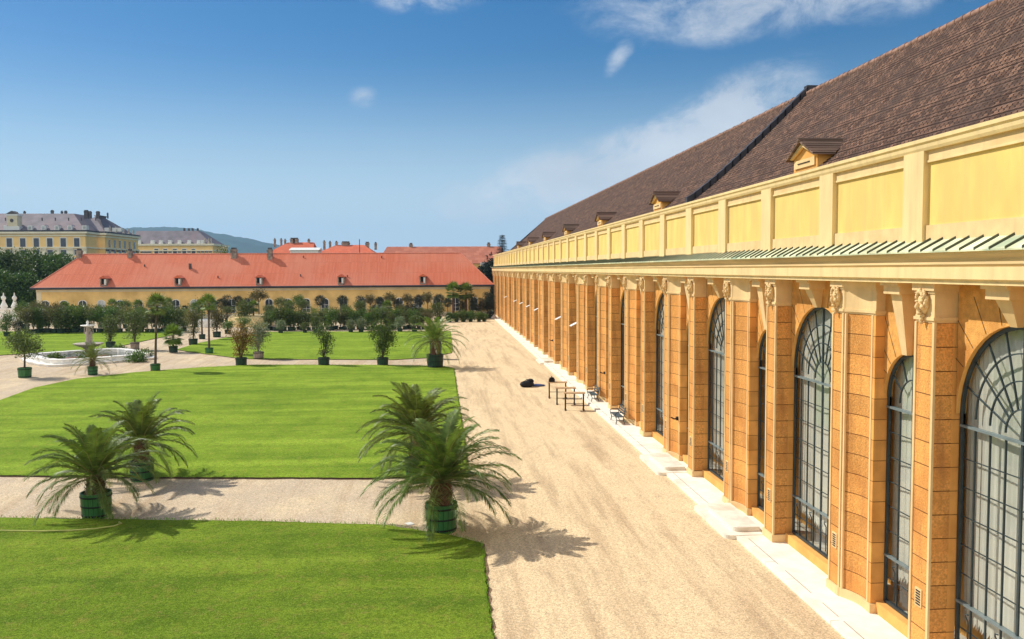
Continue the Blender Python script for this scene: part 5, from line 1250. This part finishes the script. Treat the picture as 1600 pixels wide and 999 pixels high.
def table(px, py, label):
    e = empty('standing_table'); tag(e, label, 'table', 'narrow tables on the gravel')
    mb = MB()
    for i in range(3): mb.box(0, 1.35, -.3+.205*i, -.105+.205*i, 1.08, 1.13)
    mb.build('table_top', m_oak, e)
    for x in (.1, 1.25):
        mb = MB(); mb.tube([(x, 0, .03), (x, 0, 1.08)], .05, 6); mb.box(x-.05, x+.05, -.32, .32, .0, .05); mb.box(x-.04, x+.04, -.26, .26, 1.03, 1.08); mb.build('leg', m_iron, e)
    mb = MB(); mb.tube([(.1, 0, .42), (1.25, 0, .42)], .02, 5); mb.build('stretcher', m_iron, e)
    p = P(px, py); e.location = (p.x, p.y, 0); e.rotation_euler.z = R(-6); return e
t1 = table(856, 622, 'farthest narrow standing table, dark gear on its top'); table(868, 632, 'middle narrow standing table of the three'); table(881, 641, 'nearest narrow standing table of the three')
mb = MB(); mb.box(-.2, .2, -.14, .14, 0, .2); mb.tube([(0, 0, .2), (0, 0, .42)], .03, 6); mb.blob((0, 0, .24), .18, .12, .09); o = mb.build('camera_bag', m_cloth); o.location = t1.location+Vector((.28, 0, 1.13)); tag(o, 'small black bag with upright handle on the farthest table', 'bag')
c = P(823, 605); r = rs(6); mb = MB(); mb.blob((0, 0, .22), .55, .36, .25, n=14, jit=.1, rnd=r); mb.blob((.28, .1, .42), .3, .26, .2, n=10, jit=.12, rnd=r); mb.tube([(-.3, -.2, .4), (0, -.2, .62), (.3, -.2, .5)], .03, 6); o = mb.build('duffel_bag', m_cloth); o.location = c; tag(o, 'black slumped bag lying on the sandy drive', 'bag')
mb = MB(); mb.blob((0, 0, .09), .5, .2, .1, n=12, jit=.1, rnd=r); mb.blob((.35, .05, .07), .3, .14, .08, n=10, jit=.1, rnd=r); o = mb.build('folded_cloth', m_blue); q = P(839, 604); o.location = q; tag(o, 'blue folded cloth beside the black bag', 'cloth')
mb = MB(); mb.box(-.12, .12, -.16, .16, 0, .015); mb.box(-.1, .1, -.12, .1, .015, .022); o = mb.build('paper_sheet', m_wfr); q = P(640, 819); o.location = (q.x, q.y, .005); o.rotation_euler.z = .5; tag(o, 'white scrap of paper on the path left of the biggest palm', 'paper')
mb = MB(); mb.lathe([(.5, 0), (.55, .25), (.42, .5), (.3, .62), (.05, .7)], 14); o = mb.build('stone_bollard', m_statue); q = P(772, 499); o.location = (q.x, q.y, 0); tag(o, 'squat pale stone bollard at the far corner of the arcade', 'bollard')
mb = MB(); pts = [P(0, 829, .09), P(60, 830, .09), P(110, 829, .09), P(150, 826, .09), P(178, 822, .09), P(190, 818, .09), P(186, 816, .09)]; mb.tube(pts, .025, 6); o = mb.build('garden_hose', mat('hose', (.5, .5, .15), var=.1), loc=tuple(pts[3])); tag(o, 'thin yellowish garden hose lying on the near lawn', 'hose')

# ------------------------------------------------------------------ air
hz = bpy.data.materials.new('air'); hz.use_nodes = True; nt = hz.node_tree; nt.nodes.remove(nt.nodes['Principled BSDF'])
pv = nt.nodes.new('ShaderNodeVolumePrincipled'); pv.inputs['Density'].default_value = .00011; pv.inputs['Color'].default_value = (.42, .70, 1, 1); pv.inputs['Anisotropy'].default_value = .2
nt.links.new(pv.outputs[0], nt.nodes['Material Output'].inputs['Volume'])
mb = MB(); mb.box(-7100, 7100, -1600, 6300, -6.5, 330); tag(mb.build('haze', hz), 'thin even blue haze over the garden and the far hill', 'haze', kind='stuff')
